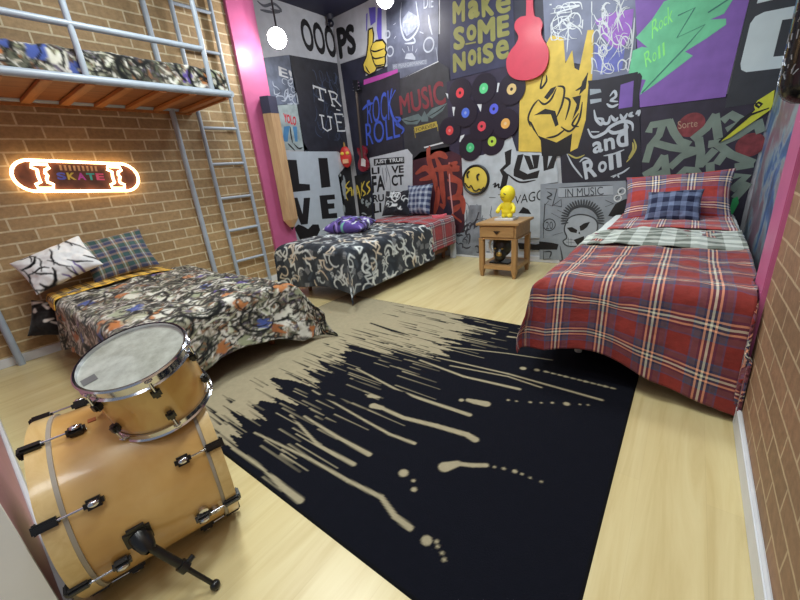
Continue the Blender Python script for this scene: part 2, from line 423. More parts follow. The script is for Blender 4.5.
flat('lettering', LF, [Lt([(152, 440), (186, 438), (212, 520), (218, 440), (250, 438), (238, 570), (204, 574)])], INK, p, .004)
flat('lettering', LF, [Lt([(296, 428), (372, 422), (375, 446), (335, 450), (338, 468), (370, 466), (372, 492), (341, 495), (344, 518), (384, 514), (386, 540), (310, 545)])], INK, p, .004)
flat('silhouette_print', LF, [Lt([(170, 590), (190, 572), (215, 580), (240, 595), (262, 572), (292, 572), (300, 600), (280, 640), (200, 650)])], INK, p, .004)
p = poster('poster', LF, [(338, 175), (354.6, 161), (364, 222), (346, 226)], P_((34, 34, 38), var=.3), 'black and white poster with yellow scrawled lettering in the wall corner, left part')
strokes('lettering', LF, [Z(335, 130, 6.667, l) for l in ([(95, 340), (70, 375), (90, 400), (70, 430), (85, 470)], [(75, 420), (105, 385), (110, 440)], [(90, 405), (115, 400)], [(118, 440), (125, 395), (142, 450)])], .028, YEL, p)
scrib('scribble', LF, [(338, 176), (345, 172), (349, 215), (343, 218)], 7, 8, .03, P_((150, 160, 165)), p, size=.5)
# ------------------------------------------------------------------ posters, back mural wall
p = poster('poster', BK, [(331.5, 19), (366, -3), (366, 54), (340.3, 64)], PAPER, 'white poster strip with black PS letters at the top of the wall corner')
text('lettering', BK, 'PS', [(336, 28), (354, 23), (357, 53), (340, 60)], INK, p, bold=.05)
p = poster('mural_sheet', BK, [(340.5, 64), (402, 44), (440, 34), (440, -6), (690, -6), (640, 105), (774, 88), (742, 215), (738, 240), (640, 240), (640, 181), (562, 183), (560, 150), (470, 152), (467, 232), (364, 225)], NAVY, 'wide dark navy mural sheet behind the other posters on the back wall', 'mural', off=.001, th=.002)
D = .003
p = poster('poster', BK, [(366, -4), (386, -8), (388, 66), (366, 76)], PAPER, 'white poster with purple paint drips behind the yellow thumb', off=D)
flat('drips', BK, [[(378, 8), (382, 8), (382, 40), (379, 42), (377, 30)], [(361.5+5, 14), (368, 13), (367.5, 30), (366.5, 32)], [(369, 8), (376, 7), (376, 22), (371, 26)]], P_((100, 90, 190)), p, D+.004)
pts = Z(280, 0, 6.667, [(595, 200), (622, 188), (630, 235), (625, 290), (645, 274), (690, 268), (712, 300), (706, 330), (716, 350), (706, 378), (709, 412), (700, 445), (650, 455), (640, 480), (600, 502), (566, 475), (558, 430), (580, 380), (592, 300)])
th = tag(flat('thumb_sign', BK, [pts], YEL, None, D+.004, .008), 'yellow cartoon thumbs up with thick black outline', 'wall sign')
strokes('outline', BK, [pts], .022, INK, th, D+.0135, closed=True, sm=False)
strokes('outline', BK, [Z(280, 0, 6.667, l) for l in ([(612, 335), (640, 345), (700, 325)], [(618, 372), (640, 392), (706, 378)], [(632, 420), (650, 440), (700, 430)], [(625, 290), (610, 330), (618, 372), (632, 420), (650, 455)], [(575, 440), (590, 470), (605, 490)])], .018, INK, th, D+.0135)
p = poster('poster', BK, [(364, 80), (398, 69), (398, 74), (364, 85)], P_((175, 70, 160)), 'narrow magenta strip under the yellow thumb', off=D+.0005)
p = poster('poster', BK, [(386, -6), (439, -12), (438, 62), (402, 78), (388, 80)], P_((92, 98, 118), var=.3), 'grey poster with white skull figure, rings and a banner near the ceiling', off=D)
W2 = P_((168, 176, 190), var=.2); K2 = lambda l: Z(380, 0, 8, l)
strokes('drawing', BK, [K2(l) for l in ([(175, 20), (165, 150), (180, 260), (210, 320), (260, 300), (310, 220), (305, 120), (290, 10)], [(190, 180), (230, 170), (280, 190)], [(200, 350), (280, 340), (270, 300)], [(180, 390), (200, 420)], [(225, 370), (235, 410)], [(265, 365), (262, 410)], [(300, 390), (285, 420)], [(390, 120), (400, 200), (420, 280)], [(110, 200), (130, 185)], [(115, 310), (130, 290)], [(320, 255), (350, 268)], [(450, 380), (465, 490)])], .022, W2, p, D+.004)
for cx, cy, r in ((388, 34.5, .035), (390.5, 51.5, .05), (429, 45, .07)):
    s = disc_pts(BK, cx, cy, r); flat('ring', BK, ribbon(s+[s[0]], .018, False), W2, p, D+.004, raw=True)
flat('drawing', BK, [K2([(185, 150), (230, 90), (300, 130), (310, 200), (260, 260), (215, 290), (180, 230)])], P_((140, 148, 165), var=.3, nscale=25), p, D+.0036)
flat('drawing', BK, [K2([(200, 470), (215, 430), (260, 425), (285, 460), (285, 480)])], W2, p, D+.004)
flat('banner', BK, [K2([(100, 515), (380, 475), (380, 515), (105, 560)])], P_((120, 128, 145)), p, D+.0035)
text('lettering', BK, 'BE PERFORMANCE', [K2([(110, 520)])[0], K2([(375, 480)])[0], K2([(375, 508)])[0], K2([(112, 550)])[0]], W2, p, D+.0045)
text('lettering', BK, 'DIE', [K2([(352, -30)])[0], K2([(430, -35)])[0], K2([(430, 58)])[0], K2([(352, 72)])[0]], W2, p, D+.0045)
flat('border', BK, [K2([(160, 640), (470, 488), (470, 504), (240, 618), (165, 660)])], WHT, p, D+.0045)
p = poster('poster', BK, [(355, 90), (400, 72), (404, 155), (362, 168)], P_((38, 37, 48), var=.25), 'dark poster with blue spray lettering ROCK ROLL', off=D+.004)
BLU = P_((62, 88, 190), var=.2); K5 = lambda l: Z(330, 60, 10, l)
text('lettering', BK, 'ROCK', [(366, 101), (393, 88), (396, 119), (368, 124)], BLU, p, D+.009, shear=.25)
text('lettering', BK, 'ROLL', [(364, 124), (397, 116), (401, 137), (367, 146)], BLU, p, D+.009, shear=.2)
strokes('swash', BK, [[(363, 110), (368, 105), (374, 103)], [(391, 100), (396, 90)], [(390, 106), (394, 118), (403, 128)], [(396, 117), (401, 119), (397, 124), (404, 129), (402, 134)]], .035, BLU, p, D+.0096)
p = poster('poster', BK, [(400, 80), (439, 62), (449, 68), (456, 150), (406, 162)], P_((48, 50, 56), var=.25), 'charcoal poster with dark red MUSIC lettering and grey wings', off=D+.004)
RD = P_((122, 44, 54), var=.25)
text('lettering', BK, 'MUSIC', [(399.5, 96), (443, 80), (447, 104), (401, 115.5)], RD, p, D+.009, bold=.025)
K6 = lambda l: Z(395, 75, 6.667, l); GG = P_((92, 108, 110), var=.2)
flat('wing_print', BK, [K6([(45, 295), (160, 258), (185, 285), (150, 330), (80, 330)]), K6([(210, 270), (250, 225), (350, 188), (320, 240), (250, 290)]), K6([(175, 290), (200, 240), (225, 285), (225, 310), (180, 312)])], GG, p, D+.009)
strokes('wing_print', BK, [K6([(60, 300), (110, 310), (160, 300)]), K6([(230, 275), (290, 240), (340, 200)])], .012, INK, p, D+.0096)
flat('banner', BK, [K6([(130, 348), (280, 308), (285, 345), (140, 388)])], P_((168, 150, 66)), p, D+.009)
text('lettering', BK, 'FOREVER', [K6([(142, 356)])[0], K6([(274, 320)])[0], K6([(277, 342)])[0], K6([(146, 378)])[0]], INK, p, D+.0096)
strokes('banner', BK, [K6([(130, 360), (140, 420)]), K6([(285, 330), (290, 375)])], .02, P_((168, 150, 66)), p, D+.009)
flat('white_edge', BK, [K6([(195, 480), (320, 447), (328, 455), (200, 488)])], WHT, p, D+.009)
p = poster('poster', BK, [(450, -6), (513, -8), (516, 64), (451, 80)], P_((46, 48, 76), var=.2), 'navy poster with chunky olive letters MAKE SOME NOISE', off=D+.004)
OL = P_((132, 131, 74), var=.15)
K7 = lambda l: Z(400, 0, 5, l)
for s, q in (('M', [(265, 10), (328, -6), (328, 108), (266, 124)]), ('a', [(340, 5), (400, -2), (402, 84), (344, 104)]), ('K', [(408, -20), (470, -34), (474, 78), (412, 90)]), ('e', [(480, -20), (556, -30), (556, 62), (482, 76)]),
             ('S', [(268, 138), (326, 128), (328, 244), (270, 256)]), ('o', [(334, 128), (384, 118), (386, 200), (336, 210)]), ('M', [(390, 102), (478, 82), (480, 206), (392, 222)]), ('E', [(486, 84), (548, 72), (550, 178), (488, 192)]),
             ('N', [(266, 270), (330, 256), (332, 352), (268, 366)]), ('o', [(340, 252), (384, 242), (386, 326), (342, 336)]), ('i', [(388, 238), (408, 234), (410, 318), (390, 322)]), ('S', [(414, 222), (470, 210), (472, 312), (416, 324)]), ('e', [(480, 206), (546, 192), (548, 292), (482, 304)])):
    text('lettering', BK, s, [K7([c])[0] for c in q], OL, p, D+.009, bold=(.03 if s == 'e' else .055))
flat('lettering', BK, [K7([(330, 218), (382, 208), (382, 216), (330, 226)])], OL, p, D+.009)
# vinyl records really hanging on the wall
p = poster('poster', BK, [(447, 82), (516, 64), (520, 110), (512, 150), (470, 160), (450, 150)], P_((44, 38, 62), var=.2), 'dark purple board behind the vinyl records', off=D+.0045)
flat('white_mark', BK, [K7([(230, 465), (243, 470), (243, 495)]), K7([(263, 535), (278, 535), (276, 580), (270, 580)]), K7([(388, 522), (412, 520), (405, 560)]), K7([(490, 415), (500, 415), (495, 460), (485, 462)]), Z(400, 110, 5, [(305, 130), (325, 122), (312, 160), (298, 160)])], WHT, p, D+.009)
vin = NT('black_vinyl'); tcv = vin.coord('Object', (1, 0, 1)); wv = vin.n('ShaderNodeTexWave', wave_type='RINGS', rings_direction='SPHERICAL'); wv.inputs['Scale'].default_value = 60; vin.l(tcv, wv.inputs['Vector'])
vin.base(vin.ramp(wv.outputs['Fac'], [(0, lin((24, 20, 34))), (1, lin((40, 34, 52)))])); vin.b.inputs['Roughness'].default_value = .35; vin = vin.m
RECS = [(460.6, 93, (214, 60, 72), 'bright red', 'leftmost in the top row'), (484.4, 88.6, (86, 196, 130), 'mint green', 'in the middle of the top row'), (512.4, 89.4, (205, 178, 120), 'tan', 'rightmost in the top row'),
        (466.6, 113, (72, 104, 205), 'blue', 'just below the top row red one'), (494.4, 109, (82, 92, 210), 'violet blue', 'just below the tan one'), (450.4, 130.6, (204, 62, 66), 'red', 'leftmost of all the records'), (482.6, 126.4, (206, 62, 78), 'red', 'in the middle of them all'),
        (506.4, 123.6, (216, 162, 84), 'orange', 'at the right edge below the tan one'), (492.6, 141.4, (170, 200, 70), 'lime', 'in the bottom row on the right'), (471, 147.6, (70, 180, 120), 'green', 'lowest, just above the smiley')]
def record(px, py, rgb, cn, where, k):
    s, z = BK.st(px, py); y = YB-.013-.0045*(k % 4)
    r = empty('vinyl_record', (s, y, z), 'black vinyl record with %s centre label, %s' % (cn, where), 'record', 'vinyl records on the back wall')
    MB().lathe([(0, .004), (0, .15), (.003, .15), (.003, .004)], (s, y, z), (0, -1, 0), 40).build('disc', vin, r, origin=(s, y, z))
    l = MB().lathe([(.0031, .009), (.0036, .009), (.0036, .051), (.0031, .052)], (s, y, z), (0, -1, 0), 28).build('centre_label', mat(rgb, .5), r)
    MB().lathe([(.0036, .001), (.0042, .001), (.0042, .016), (.0036, .016)], (s, y, z), (0, -1, 0), 16).build('label_print', mat(tuple(min(255, int(c*.6+90)) for c in rgb) if k % 2 else (40, 30, 30), .5), l)
for k, a in enumerate(RECS): record(*a, k)
# red and dark graffiti poster
p = poster('poster', BK, [(409, 163), (421, 152), (466, 143), (468, 240), (412, 246)], P_((64, 30, 42), var=.4, nscale=5), 'dark maroon poster covered with orange red spray strokes beside the smiley', off=D+.004)
OR = P_((150, 66, 52), var=.25); K8 = lambda l: Z(400, 110, 5, l)
strokes('spray_paint', BK, [K8(l) for l in ([(140, 190), (150, 260), (175, 340), (185, 420)], [(150, 240), (200, 220), (240, 240)], [(180, 235), (205, 300), (215, 400), (225, 480)], [(250, 260), (255, 330), (300, 350)], [(290, 260), (255, 285), (300, 300)], [(80, 320), (130, 290), (160, 330), (100, 350)], [(170, 300), (230, 290), (300, 285)], [(240, 350), (300, 360), (290, 430), (240, 440)], [(190, 380), (190, 440), (175, 520)], [(250, 440), (310, 440), (320, 520)], [(200, 470), (260, 500), (310, 470)], [(260, 520), (310, 560)], [(150, 180), (150, 220)])], .075, OR, p, D+.009)
strokes('spray_paint', BK, [K8([(248, 262), (252, 380), (262, 470), (270, 570)])], .02, P_((190, 140, 140)), p, D+.0095)
flat('spray_paint', BK, [K8([(225, 560), (220, 500), (240, 455), (262, 490), (270, 560), (262, 640), (230, 640)])], P_((36, 30, 48)), p, D+.0095)
# LIVE FACT poster
p = poster('poster', BK, [(370, 158), (408, 149), (413, 155), (413, 218), (376, 222)], PAPER, 'white poster with black stencil words TRUE LIVE FACT behind the bed pillows', off=D+.008)
K9 = lambda l: [Z(335, 130, 6.667, [c])[0] for c in l]
flat('black_bar', BK, [K9([(262, 192), (465, 178), (467, 222), (264, 238)])], INK, p, D+.012)
text('lettering', BK, 'JUST TRUE', K9([(270, 198), (460, 184), (462, 216), (272, 232)]), WHT, p, D+.0126, bold=.03)
for s, q in (('LI', [(248, 250), (300, 246), (302, 290), (250, 296)]), ('VE', [(380, 240), (462, 234), (464, 284), (382, 290)]), ('FA', [(248, 305), (335, 300), (338, 400), (254, 422)]), ('CT', [(380, 300), (462, 295), (464, 364), (384, 376)]), ('RU', [(256, 432), (330, 426), (332, 474), (258, 482)]), ('LI', [(258, 488), (312, 484), (314, 545), (262, 556)])):
    text('lettering', BK, s, K9(q), INK, p, D+.012, bold=.03)
strokes('statue_drawing', BK, [K9(l) for l in ([(305, 250), (310, 210), (335, 205), (350, 250), (370, 320), (375, 400)], [(320, 250), (325, 300), (340, 380)], [(340, 250), (350, 300), (345, 350)])], .014, P_((110, 115, 125)), p, D+.0125)
p = poster('poster', BK, [(354.8, 176), (370, 172), (373, 218), (361, 224)], P_((34, 34, 38), var=.3), 'black poster with yellow scrawled lettering in the wall corner, right part', off=D+.004)
strokes('lettering', BK, [K9(l) for l in ([(150, 430), (150, 370), (165, 420), (172, 460)], [(150, 420), (168, 410)], [(180, 350), (178, 440)], [(200, 340), (182, 390), (205, 420), (190, 440)], [(235, 340), (215, 365), (235, 395), (215, 430)])], .028, YEL, p, D+.008)
scrib('scribble', BK, [(358, 198), (371, 198), (373, 216), (360, 220)], 9, 2, .03, P_((150, 160, 165)), p, D+.008, size=.5)
# smiley sign
SM = Wall(1, YB-.044, -1); s, z = SM.st(475, 180); y = YB-.014
r = empty('smiley_sign', (s, y, z), 'round yellow smiley face with thick black rim and wavy mouth', 'wall sign')
MB().lathe([(0, .16), (0, .178), (.022, .178), (.03, .168), (.022, .155), (.018, .15), (.0, .15)], (s, y, z), (0, -1, 0), 48).build('rim', INK, r, True)
MB().lathe([(0, .155), (.016, .155), (.02, .13), (.021, .001)], (s, y, z), (0, -1, 0), 48).build('face', YEL, r, True)
for q in ([(468, 178), (467, 174), (469.5, 171)], [(478, 180.5), (477, 176), (479.5, 174)]): strokes('eye', SM, [q], .022, INK, r, 0, taper=False)
strokes('mouth', SM, [Z(400, 110, 5, [(325, 365), (335, 380), (345, 388), (355, 378), (368, 400), (382, 405), (395, 395), (405, 400), (420, 385)])], .016, INK, r, 0, taper=False)
# big yellow hand
p = poster('poster', BK, Z(505, 30, 4.444, [(62, 540), (68, 250), (110, 200), (205, 25), (240, 30), (262, 40), (270, 150), (300, 90), (310, 170), (330, 180), (368, 2), (396, 0), (388, 230), (378, 380), (352, 470), (354, 545)]), P_((206, 178, 76), var=.15), 'tall yellow poster with a black ink raised fist below the red guitar', off=D+.006)
Kh = lambda l: Z(505, 30, 4.444, l)
flat('hand_drawing', BK, [Kh(l) for l in ([(105, 400), (120, 410), (150, 470), (230, 500), (300, 460), (290, 560), (165, 560), (160, 490), (125, 440)], [(130, 380), (180, 350), (225, 360), (240, 420), (225, 430), (205, 375), (160, 375)], [(175, 300), (205, 260), (230, 250), (215, 280), (190, 310)], [(300, 300), (340, 290), (330, 350), (300, 400), (320, 330)], [(345, 230), (370, 190), (360, 260), (330, 290)])], INK, p, D+.0095)
strokes('hand_drawing', BK, [Kh(l) for l in ([(150, 310), (125, 340), (105, 390), (115, 430)], [(235, 250), (265, 260), (255, 330), (225, 400)], [(150, 310), (175, 330), (205, 310), (230, 260)], [(170, 200), (160, 260), (185, 230), (185, 200)], [(265, 300), (290, 320), (270, 400)], [(330, 370), (300, 420), (330, 430)], [(250, 430), (290, 450), (330, 400), (345, 320)], [(185, 480), (230, 470), (270, 440)], [(370, 190), (345, 250), (315, 270)], [(195, 500), (215, 560)], [(240, 500), (250, 560)])], .02, INK, p, D+.0095)
# big red guitar cut-out
g = [(628, -60), (674, -60), (672, 30), (680, 85), (705, 95), (720, 125), (712, 165), (722, 200), (748, 250), (745, 320), (712, 375), (650, 402), (590, 400), (550, 370), (540, 310), (560, 260), (590, 220), (600, 185), (582, 150), (585, 115), (608, 92), (638, 85), (640, 20)]
S = smooth_line([BK.st(*q) for q in K7(g[2:-1])], 4); S = [BK.st(*q) for q in K7(g[:2])] + S + [BK.st(*K7([g[-1]])[0])]
tag(flat('guitar_sign', BK, [S], mat((196, 62, 84), .4, var=.06, coat=.2), None, .018, .03, raw=True), 'plain bright red guitar silhouette mounted high on the back wall', 'wall sign')
# scribbled poster between the guitar and the purple one
p = poster('poster', BK, [(543, -8), (638, -10), (635, 84), (592, 88), (588, 66), (560, 60), (545, 40)], P_((112, 118, 142), var=.35, nscale=4), 'grey blue poster with thin white scribbles and a purple splash', off=D+.0035)
flat('splash', BK, [Z(550, 0, 6.667, [(300, 140), (400, 90), (560, 60), (545, 200), (500, 300), (450, 330), (400, 300), (350, 240)])], P_((150, 96, 190), var=.2), p, D+.0075)
flat('splash', BK, [Z(550, 0, 6.667, [(300, 300), (400, 310), (500, 320), (480, 470), (340, 500), (300, 440)])], P_((100, 108, 180), var=.25), p, D+.0073)
scrib('scribble', BK, [(550, 5), (584, 2), (582, 40), (552, 40)], 26, 11, .008, WHT, p, D+.009, .9)
scrib('scribble', BK, [(592, 2), (632, 0), (632, 70), (592, 76)], 44, 12, .008, WHT, p, D+.009, .6)
strokes('scribble', BK, [Z(550, 0, 6.667, l) for l in ([(20, 60), (100, 50), (200, 40), (40, 90), (150, 80)], [(10, 200), (90, 140), (150, 100)], [(120, 120), (125, 200), (115, 350)], [(520, 480), (550, 300), (565, 120)], [(460, 480), (455, 430), (480, 400), (510, 420), (500, 460), (470, 465)])], .012, WHT, p, D+.009)
# yourself and Roll
p = poster('poster', BK, [(589, 82), (638, 72), (642, 180), (563, 184), (562, 156), (578, 148), (586, 120)], P_((34, 34, 46), var=.2), 'black poster with white blackletter words and Roll', off=D+.008)
flat('purple_print', BK, [Z(560, 60, 4.8, [(292, 120), (355, 100), (348, 225), (282, 235)])], P_((118, 88, 168)), p, D+.0115)
flat('white_print', BK, [Z(560, 60, 4.8, [(145, 140), (195, 140), (200, 155), (145, 170)]), Z(560, 60, 4.8, [(145, 190), (200, 185), (200, 200), (148, 212)])], P_((150, 160, 170)), p, D+.0115)
Ky = lambda l: Z(560, 60, 4.8, l)
GW = P_((178, 186, 196), var=.08)
strokes('lettering', BK, [Ky([(240, 175), (262, 150), (270, 175), (245, 195), (280, 200)]), Ky([(225, 210), (250, 225), (282, 212)])], .022, GW, p, D+.012)
for l in ([[(165, 240), (175, 285), (200, 310), (205, 285), (170, 280)]], [[(205, 285), (215, 305), (235, 300), (240, 270)]], [[(245, 265), (265, 290), (280, 275)]], [[(290, 260), (305, 285), (325, 255)]], [[(350, 250), (335, 265), (355, 270)]], [[(365, 262), (380, 245), (378, 270)]]):
    strokes('lettering', BK, [Ky(q) for q in l], .026, GW, p, D+.012)
strokes('lettering', BK, [Ky([(135, 330), (160, 370), (215, 350), (245, 320), (300, 295), (345, 305), (350, 340)]), Ky([(225, 330), (260, 350), (320, 330), (310, 300)]), Ky([(150, 345), (190, 345)])], .03, GW, p, D+.012)
def black(name, s, quad): text(name, BK, s, [Ky([c])[0] for c in quad], GW, p, D+.012, bold=.03, shear=.0)
black('lettering', 'a', [(155, 395), (205, 385), (210, 440), (160, 452)]); black('lettering', 'n', [(210, 380), (262, 368), (266, 426), (216, 438)]); black('lettering', 'd', [(268, 318), (325, 305), (330, 412), (274, 424)])
black('lettering', 'R', [(108, 488), (170, 465), (180, 558), (122, 575)]); black('lettering', 'o', [(182, 490), (225, 480), (228, 532), (186, 545)])
black('lettering', 'l', [(232, 455), (255, 450), (260, 525), (238, 530)]); black('lettering', 'l', [(268, 445), (292, 440), (298, 512), (276, 518)])
strokes('swash', BK, [Ky(l) for l in ([(35, 450), (60, 500), (90, 540), (110, 565)], [(95, 490), (120, 470), (150, 480)], [(245, 560), (300, 540), (335, 515)], [(210, 460), (260, 450), (310, 430)], [(255, 565), (275, 550), (285, 565)])], .016, GW, p, D+.0124)
strokes('swash', BK, [Ky(l) for l in ([(355, 380), (365, 420), (345, 460), (320, 490)], [(350, 395), (352, 430), (330, 470)], [(40, 450), (80, 470), (120, 455)])], .016, P_((170, 160, 90)), p, D+.0124)
# black frame by the purple poster
p = poster('poster', BK, [(635, -8), (752, -12), (725.5, 97), (640, 107.5)], P_((128, 92, 172), var=.1), 'large purple poster with a jagged mint green lightning shape', off=D+.006)
MG = P_((108, 196, 150), var=.12)
flat('lightning', BK, [Z(640, 0, 5, l) for l in ([(-35, 255), (10, 235), (40, 240), (-20, 190), (60, 100), (120, 10), (170, -10), (480, -25), (420, 70), (350, 100), (430, 95), (430, 125), (330, 195), (225, 260), (265, 280), (200, 330), (80, 420), (0, 475), (30, 400), (-60, 390)],)], MG, p, D+.0095)
strokes('lightning_line', BK, [Z(640, 0, 5, l) for l in ([(190, 80), (275, 40), (185, 190), (325, 125), (225, 240), (100, 370), (10, 465)], [(340, 65), (440, 0)])], .01, P_((60, 120, 110)), p, D+.0102, taper=False, sm=False)
LM = P_((140, 236, 130))
for s, q in (('R', [(60, 110), (90, 75), (95, 150), (60, 200)]), ('o', [(95, 110), (115, 95), (115, 140), (95, 155)]), ('c', [(118, 90), (135, 80), (135, 125), (118, 138)]), ('k', [(138, 40), (165, 20), (165, 110), (140, 125)]), ('R', [(20, 270), (55, 235), (60, 310), (30, 340)]), ('o', [(62, 270), (82, 255), (84, 300), (64, 315)]), ('l', [(90, 235), (100, 225), (104, 290), (94, 298)]), ('l', [(112, 220), (122, 210), (126, 275), (116, 285)])):
    text('lettering', BK, s, [Z(640, 0, 5, [c])[0] for c in q], LM, p, D+.0102)
flat('black_frame', BK, [Z(560, 60, 4.8, l) for l in ([(135, 100), (330, 85), (385, 62), (395, 80), (372, 225), (348, 228), (352, 104), (140, 130)],)], P_((36, 34, 48)), p, D+.0105)
p = poster('poster', BK, [(752, -12), (830, -20), (800, 40), (774, 100), (725, 108), (727, 97)], P_((50, 54, 60), var=.15), 'charcoal poster with one huge white rounded letter in the upper right', off=D+.006)
flat('lettering', BK, [Z(640, 0, 5, [(575, 85), (620, 62), (780, 30), (860, 12), (850, 80), (780, 90), (710, 102), (665, 285), (770, 270), (760, 330), (700, 342), (530, 362), (505, 350), (502, 320), (550, 120)])], P_((200, 214, 216), var=.04), p, D+.0095)
flat('lettering', BK, [Z(640, 0, 5, [(583, 20), (600, -40), (700, -60), (690, -5)])], P_((200, 214, 216), var=.04), p, D+.0095)
# grey green blackletter
p = poster('poster', BK, [(641, 108), (774, 92), (746, 200), (738, 236), (636, 236), (641, 181)], P_((44, 40, 56), var=.25), 'dark poster with large grey green angular letters behind the tartan pillow', off=D+.004)
GR = P_((118, 134, 124), var=.15); Kg = lambda l: Z(640, 95, 5.714, l)
strokes('lettering', BK, [Kg(l) for l in ([(50, 215), (66, 172), (175, 155)], [(165, 145), (195, 215), (230, 265), (285, 285)], [(130, 165), (110, 230), (60, 290), (32, 385)], [(70, 270), (180, 300), (325, 320)], [(325, 318), (240, 350), (170, 415)],
    [(300, 255), (380, 190), (435, 110)], [(428, 110), (448, 250)], [(335, 245), (348, 330), (338, 415)], [(340, 405), (430, 310)], [(470, 150), (520, 112), (590, 150)], [(495, 205), (570, 165)], [(390, 282), (470, 270), (560, 230), (650, 170)],
    [(435, 275), (520, 340), (650, 390)], [(650, 392), (540, 412)], [(480, 335), (435, 395)], [(20, 460), (90, 420), (140, 345)], [(138, 345), (156, 485)], [(60, 470), (140, 440)], [(208, 475), (260, 425), (315, 430), (350, 475)], [(400, 385), (402, 455)], [(520, 465), (610, 460), (520, 545)], [(620, 500), (540, 590)], [(670, 145), (690, 215)])], .058, GR, p, D+.008, taper=False, sm=False)
for cx, cy, r in ((691, 125, .095), (750, 145, .09)):
    flat('red_patch', BK, [disc_pts(BK, cx, cy, r)], P_((122, 52, 58), var=.35, nscale=20), p, D+.0074, raw=True)
text('lettering', BK, 'Sorte', Kg([(215, 150), (330, 140), (328, 180), (220, 195)]), P_((170, 140, 120)), p, D+.008)
flat('green_stroke', BK, [Z(700, 180, 8, [(225, 275), (260, 150), (300, 130), (310, 180), (260, 275)])], P_((52, 168, 96)), p, D+.0085)
lb = tag(flat('lightning_sign', BK, [Z(700, 80, 8, [(150, 500), (390, 290), (440, 240), (430, 205), (460, 165), (595, 80), (590, 200), (560, 240), (430, 330), (240, 460)])], P_((200, 204, 60), var=.1), None, D+.009, .006), 'yellow lightning bolt with black edges at the right end of the back wall', 'wall sign')
strokes('outline', BK, [Z(700, 80, 8, l) for l in ([(150, 500), (400, 280), (550, 225)], [(150, 495), (330, 320), (430, 245)])], .02, INK, lb, D+.016, sm=False)
strokes('outline', BK, [Z(700, 80, 8, l) for l in ([(440, 200), (465, 180), (492, 195), (470, 220)],)], .016, INK, lb, D+.016, closed=True, sm=False)
# white poster with black gothic letters
p = poster('poster', BK, Z(400, 110, 5, [(310, 240), (420, 225), (560, 130), (585, 210), (770, 215), (790, 310), (790, 360), (720, 370), (700, 640), (330, 640)]), P_((176, 184, 192), var=.15), 'white poster with thick black gothic letters above the nightstand', off=D+.005)
for l in ([(500, 300), (530, 270), (525, 210), (560, 195), (555, 270), (520, 300), (545, 325), (530, 400), (500, 400), (515, 330)], [(570, 300), (590, 225), (620, 220), (600, 300), (640, 320), (700, 300), (690, 340), (620, 350), (570, 330)],
          [(620, 225), (650, 230), (672, 290), (660, 225), (700, 225), (690, 290), (650, 300)], [(715, 225), (745, 222), (738, 290), (765, 225), (785, 228), (770, 290), (720, 305)]):
    flat('lettering', BK, [Z(400, 110, 5, l)], INK, p, D+.0085)
text('lettering', BK, 'VAGO', [(515.5, 196), (544, 189), (546, 199.5), (516, 204)], INK, p, D+.0085, shear=.2)
strokes('scribble', BK, [Z(400, 110, 5, l) for l in ([(465, 375), (480, 365), (475, 385), (495, 370), (495, 388), (510, 380)], [(448, 437), (480, 438)], [(540, 320), (600, 360), (680, 350)])], .02, INK, p, D+.0085)
flat('black_shape', BK, [Z(450, 170, 5.4545, [(375, 235), (400, 200), (430, 215), (445, 240)]), Z(450, 170, 5.4545, [(110, 340), (120, 305), (145, 315), (150, 340)]), Z(450, 170, 5.4545, [(100, 370), (130, 350), (150, 362), (145, 378), (112, 385)]), Z(450, 170, 5.4545, [(370, 395), (470, 405), (575, 385), (570, 440), (380, 430)])], INK, p, D+.0085)
scrib('drawing', BK, [(465, 200), (495, 205), (495, 252), (465, 250)], 24, 21, .014, P_((105, 112, 122)), p, D+.008, .35)
p = poster('poster', BK, [(466, 232), (470, 205), (482, 205), (480, 256), (462, 254), (452, 254), (452, 234)], P_((120, 126, 136), var=.4, nscale=8), 'grey newsprint sheet low on the wall between bed and nightstand', off=D+.009)
scrib('drawing', BK, [(456, 234), (480, 212), (480, 252), (456, 250)], 16, 33, .02, P_((50, 50, 58)), p, D+.0125, .5)
# skull poster IN MUSIC
p = poster('poster', BK, [(541, 184), (626, 180.5), (631, 262), (540, 259)], P_((136, 144, 154), var=.12), 'grey poster with a skull, spiky crown and banner reading IN MUSIC', off=D+.012)
Ks = lambda l: Z(535, 175, 6.667, l); DG = P_((58, 62, 68), var=.1); LG = P_((160, 168, 178), var=.1); O = D+.0155
flat('banner', BK, [Ks([(160, 85), (520, 65), (525, 125), (510, 140), (180, 152), (158, 140)])], LG, p, O)
strokes('outline', BK, [Ks(l) for l in ([(160, 85), (340, 74), (520, 68)], [(160, 150), (340, 140), (520, 132)], [(75, 90), (150, 92), (120, 205), (70, 190), (60, 340), (60, 420)], [(180, 160), (125, 200), (180, 210), (178, 165)], [(470, 165), (525, 190), (470, 210)], [(60, 500), (60, 560), (110, 555)])], .012, DG, p, O+.0006, sm=False)
text('lettering', BK, 'IN MUSIC', Ks([(205, 92), (455, 76), (460, 130), (205, 148)]), DG, p, O+.0008, bold=.0)
c = np.array([320, 300.]); pl = []
for k in range(26):
    a = radians(10-k*200/25 + 0); 
    d = np.array([cos(a), sin(a)]); r0, r1 = 95, 140
    a0 = c+d*np.array([1.0, .95])*r0; a1 = c+d*np.array([1.05, 1.0])*r1
    pl.append([tuple(a0), tuple((a0+a1)/2), tuple(a1)])
strokes('crown_spikes', BK, [Ks(l) for l in pl], .018, DG, p, O+.0006)
strokes('crown_spikes', BK, [Ks([(215, 280), (250, 225), (320, 205), (390, 230), (430, 290)])], .03, DG, p, O+.0006)
skull = [(205, 330), (230, 285), (290, 262), (360, 270), (410, 300), (420, 350), (400, 400), (370, 420), (330, 440), (300, 470), (220, 470), (190, 440), (215, 415), (200, 370)]
flat('skull_drawing', BK, [Ks(skull)], LG, p, O+.0009)
strokes('skull_drawing', BK, [Ks(skull)], .014, DG, p, O+.0014, closed=True)
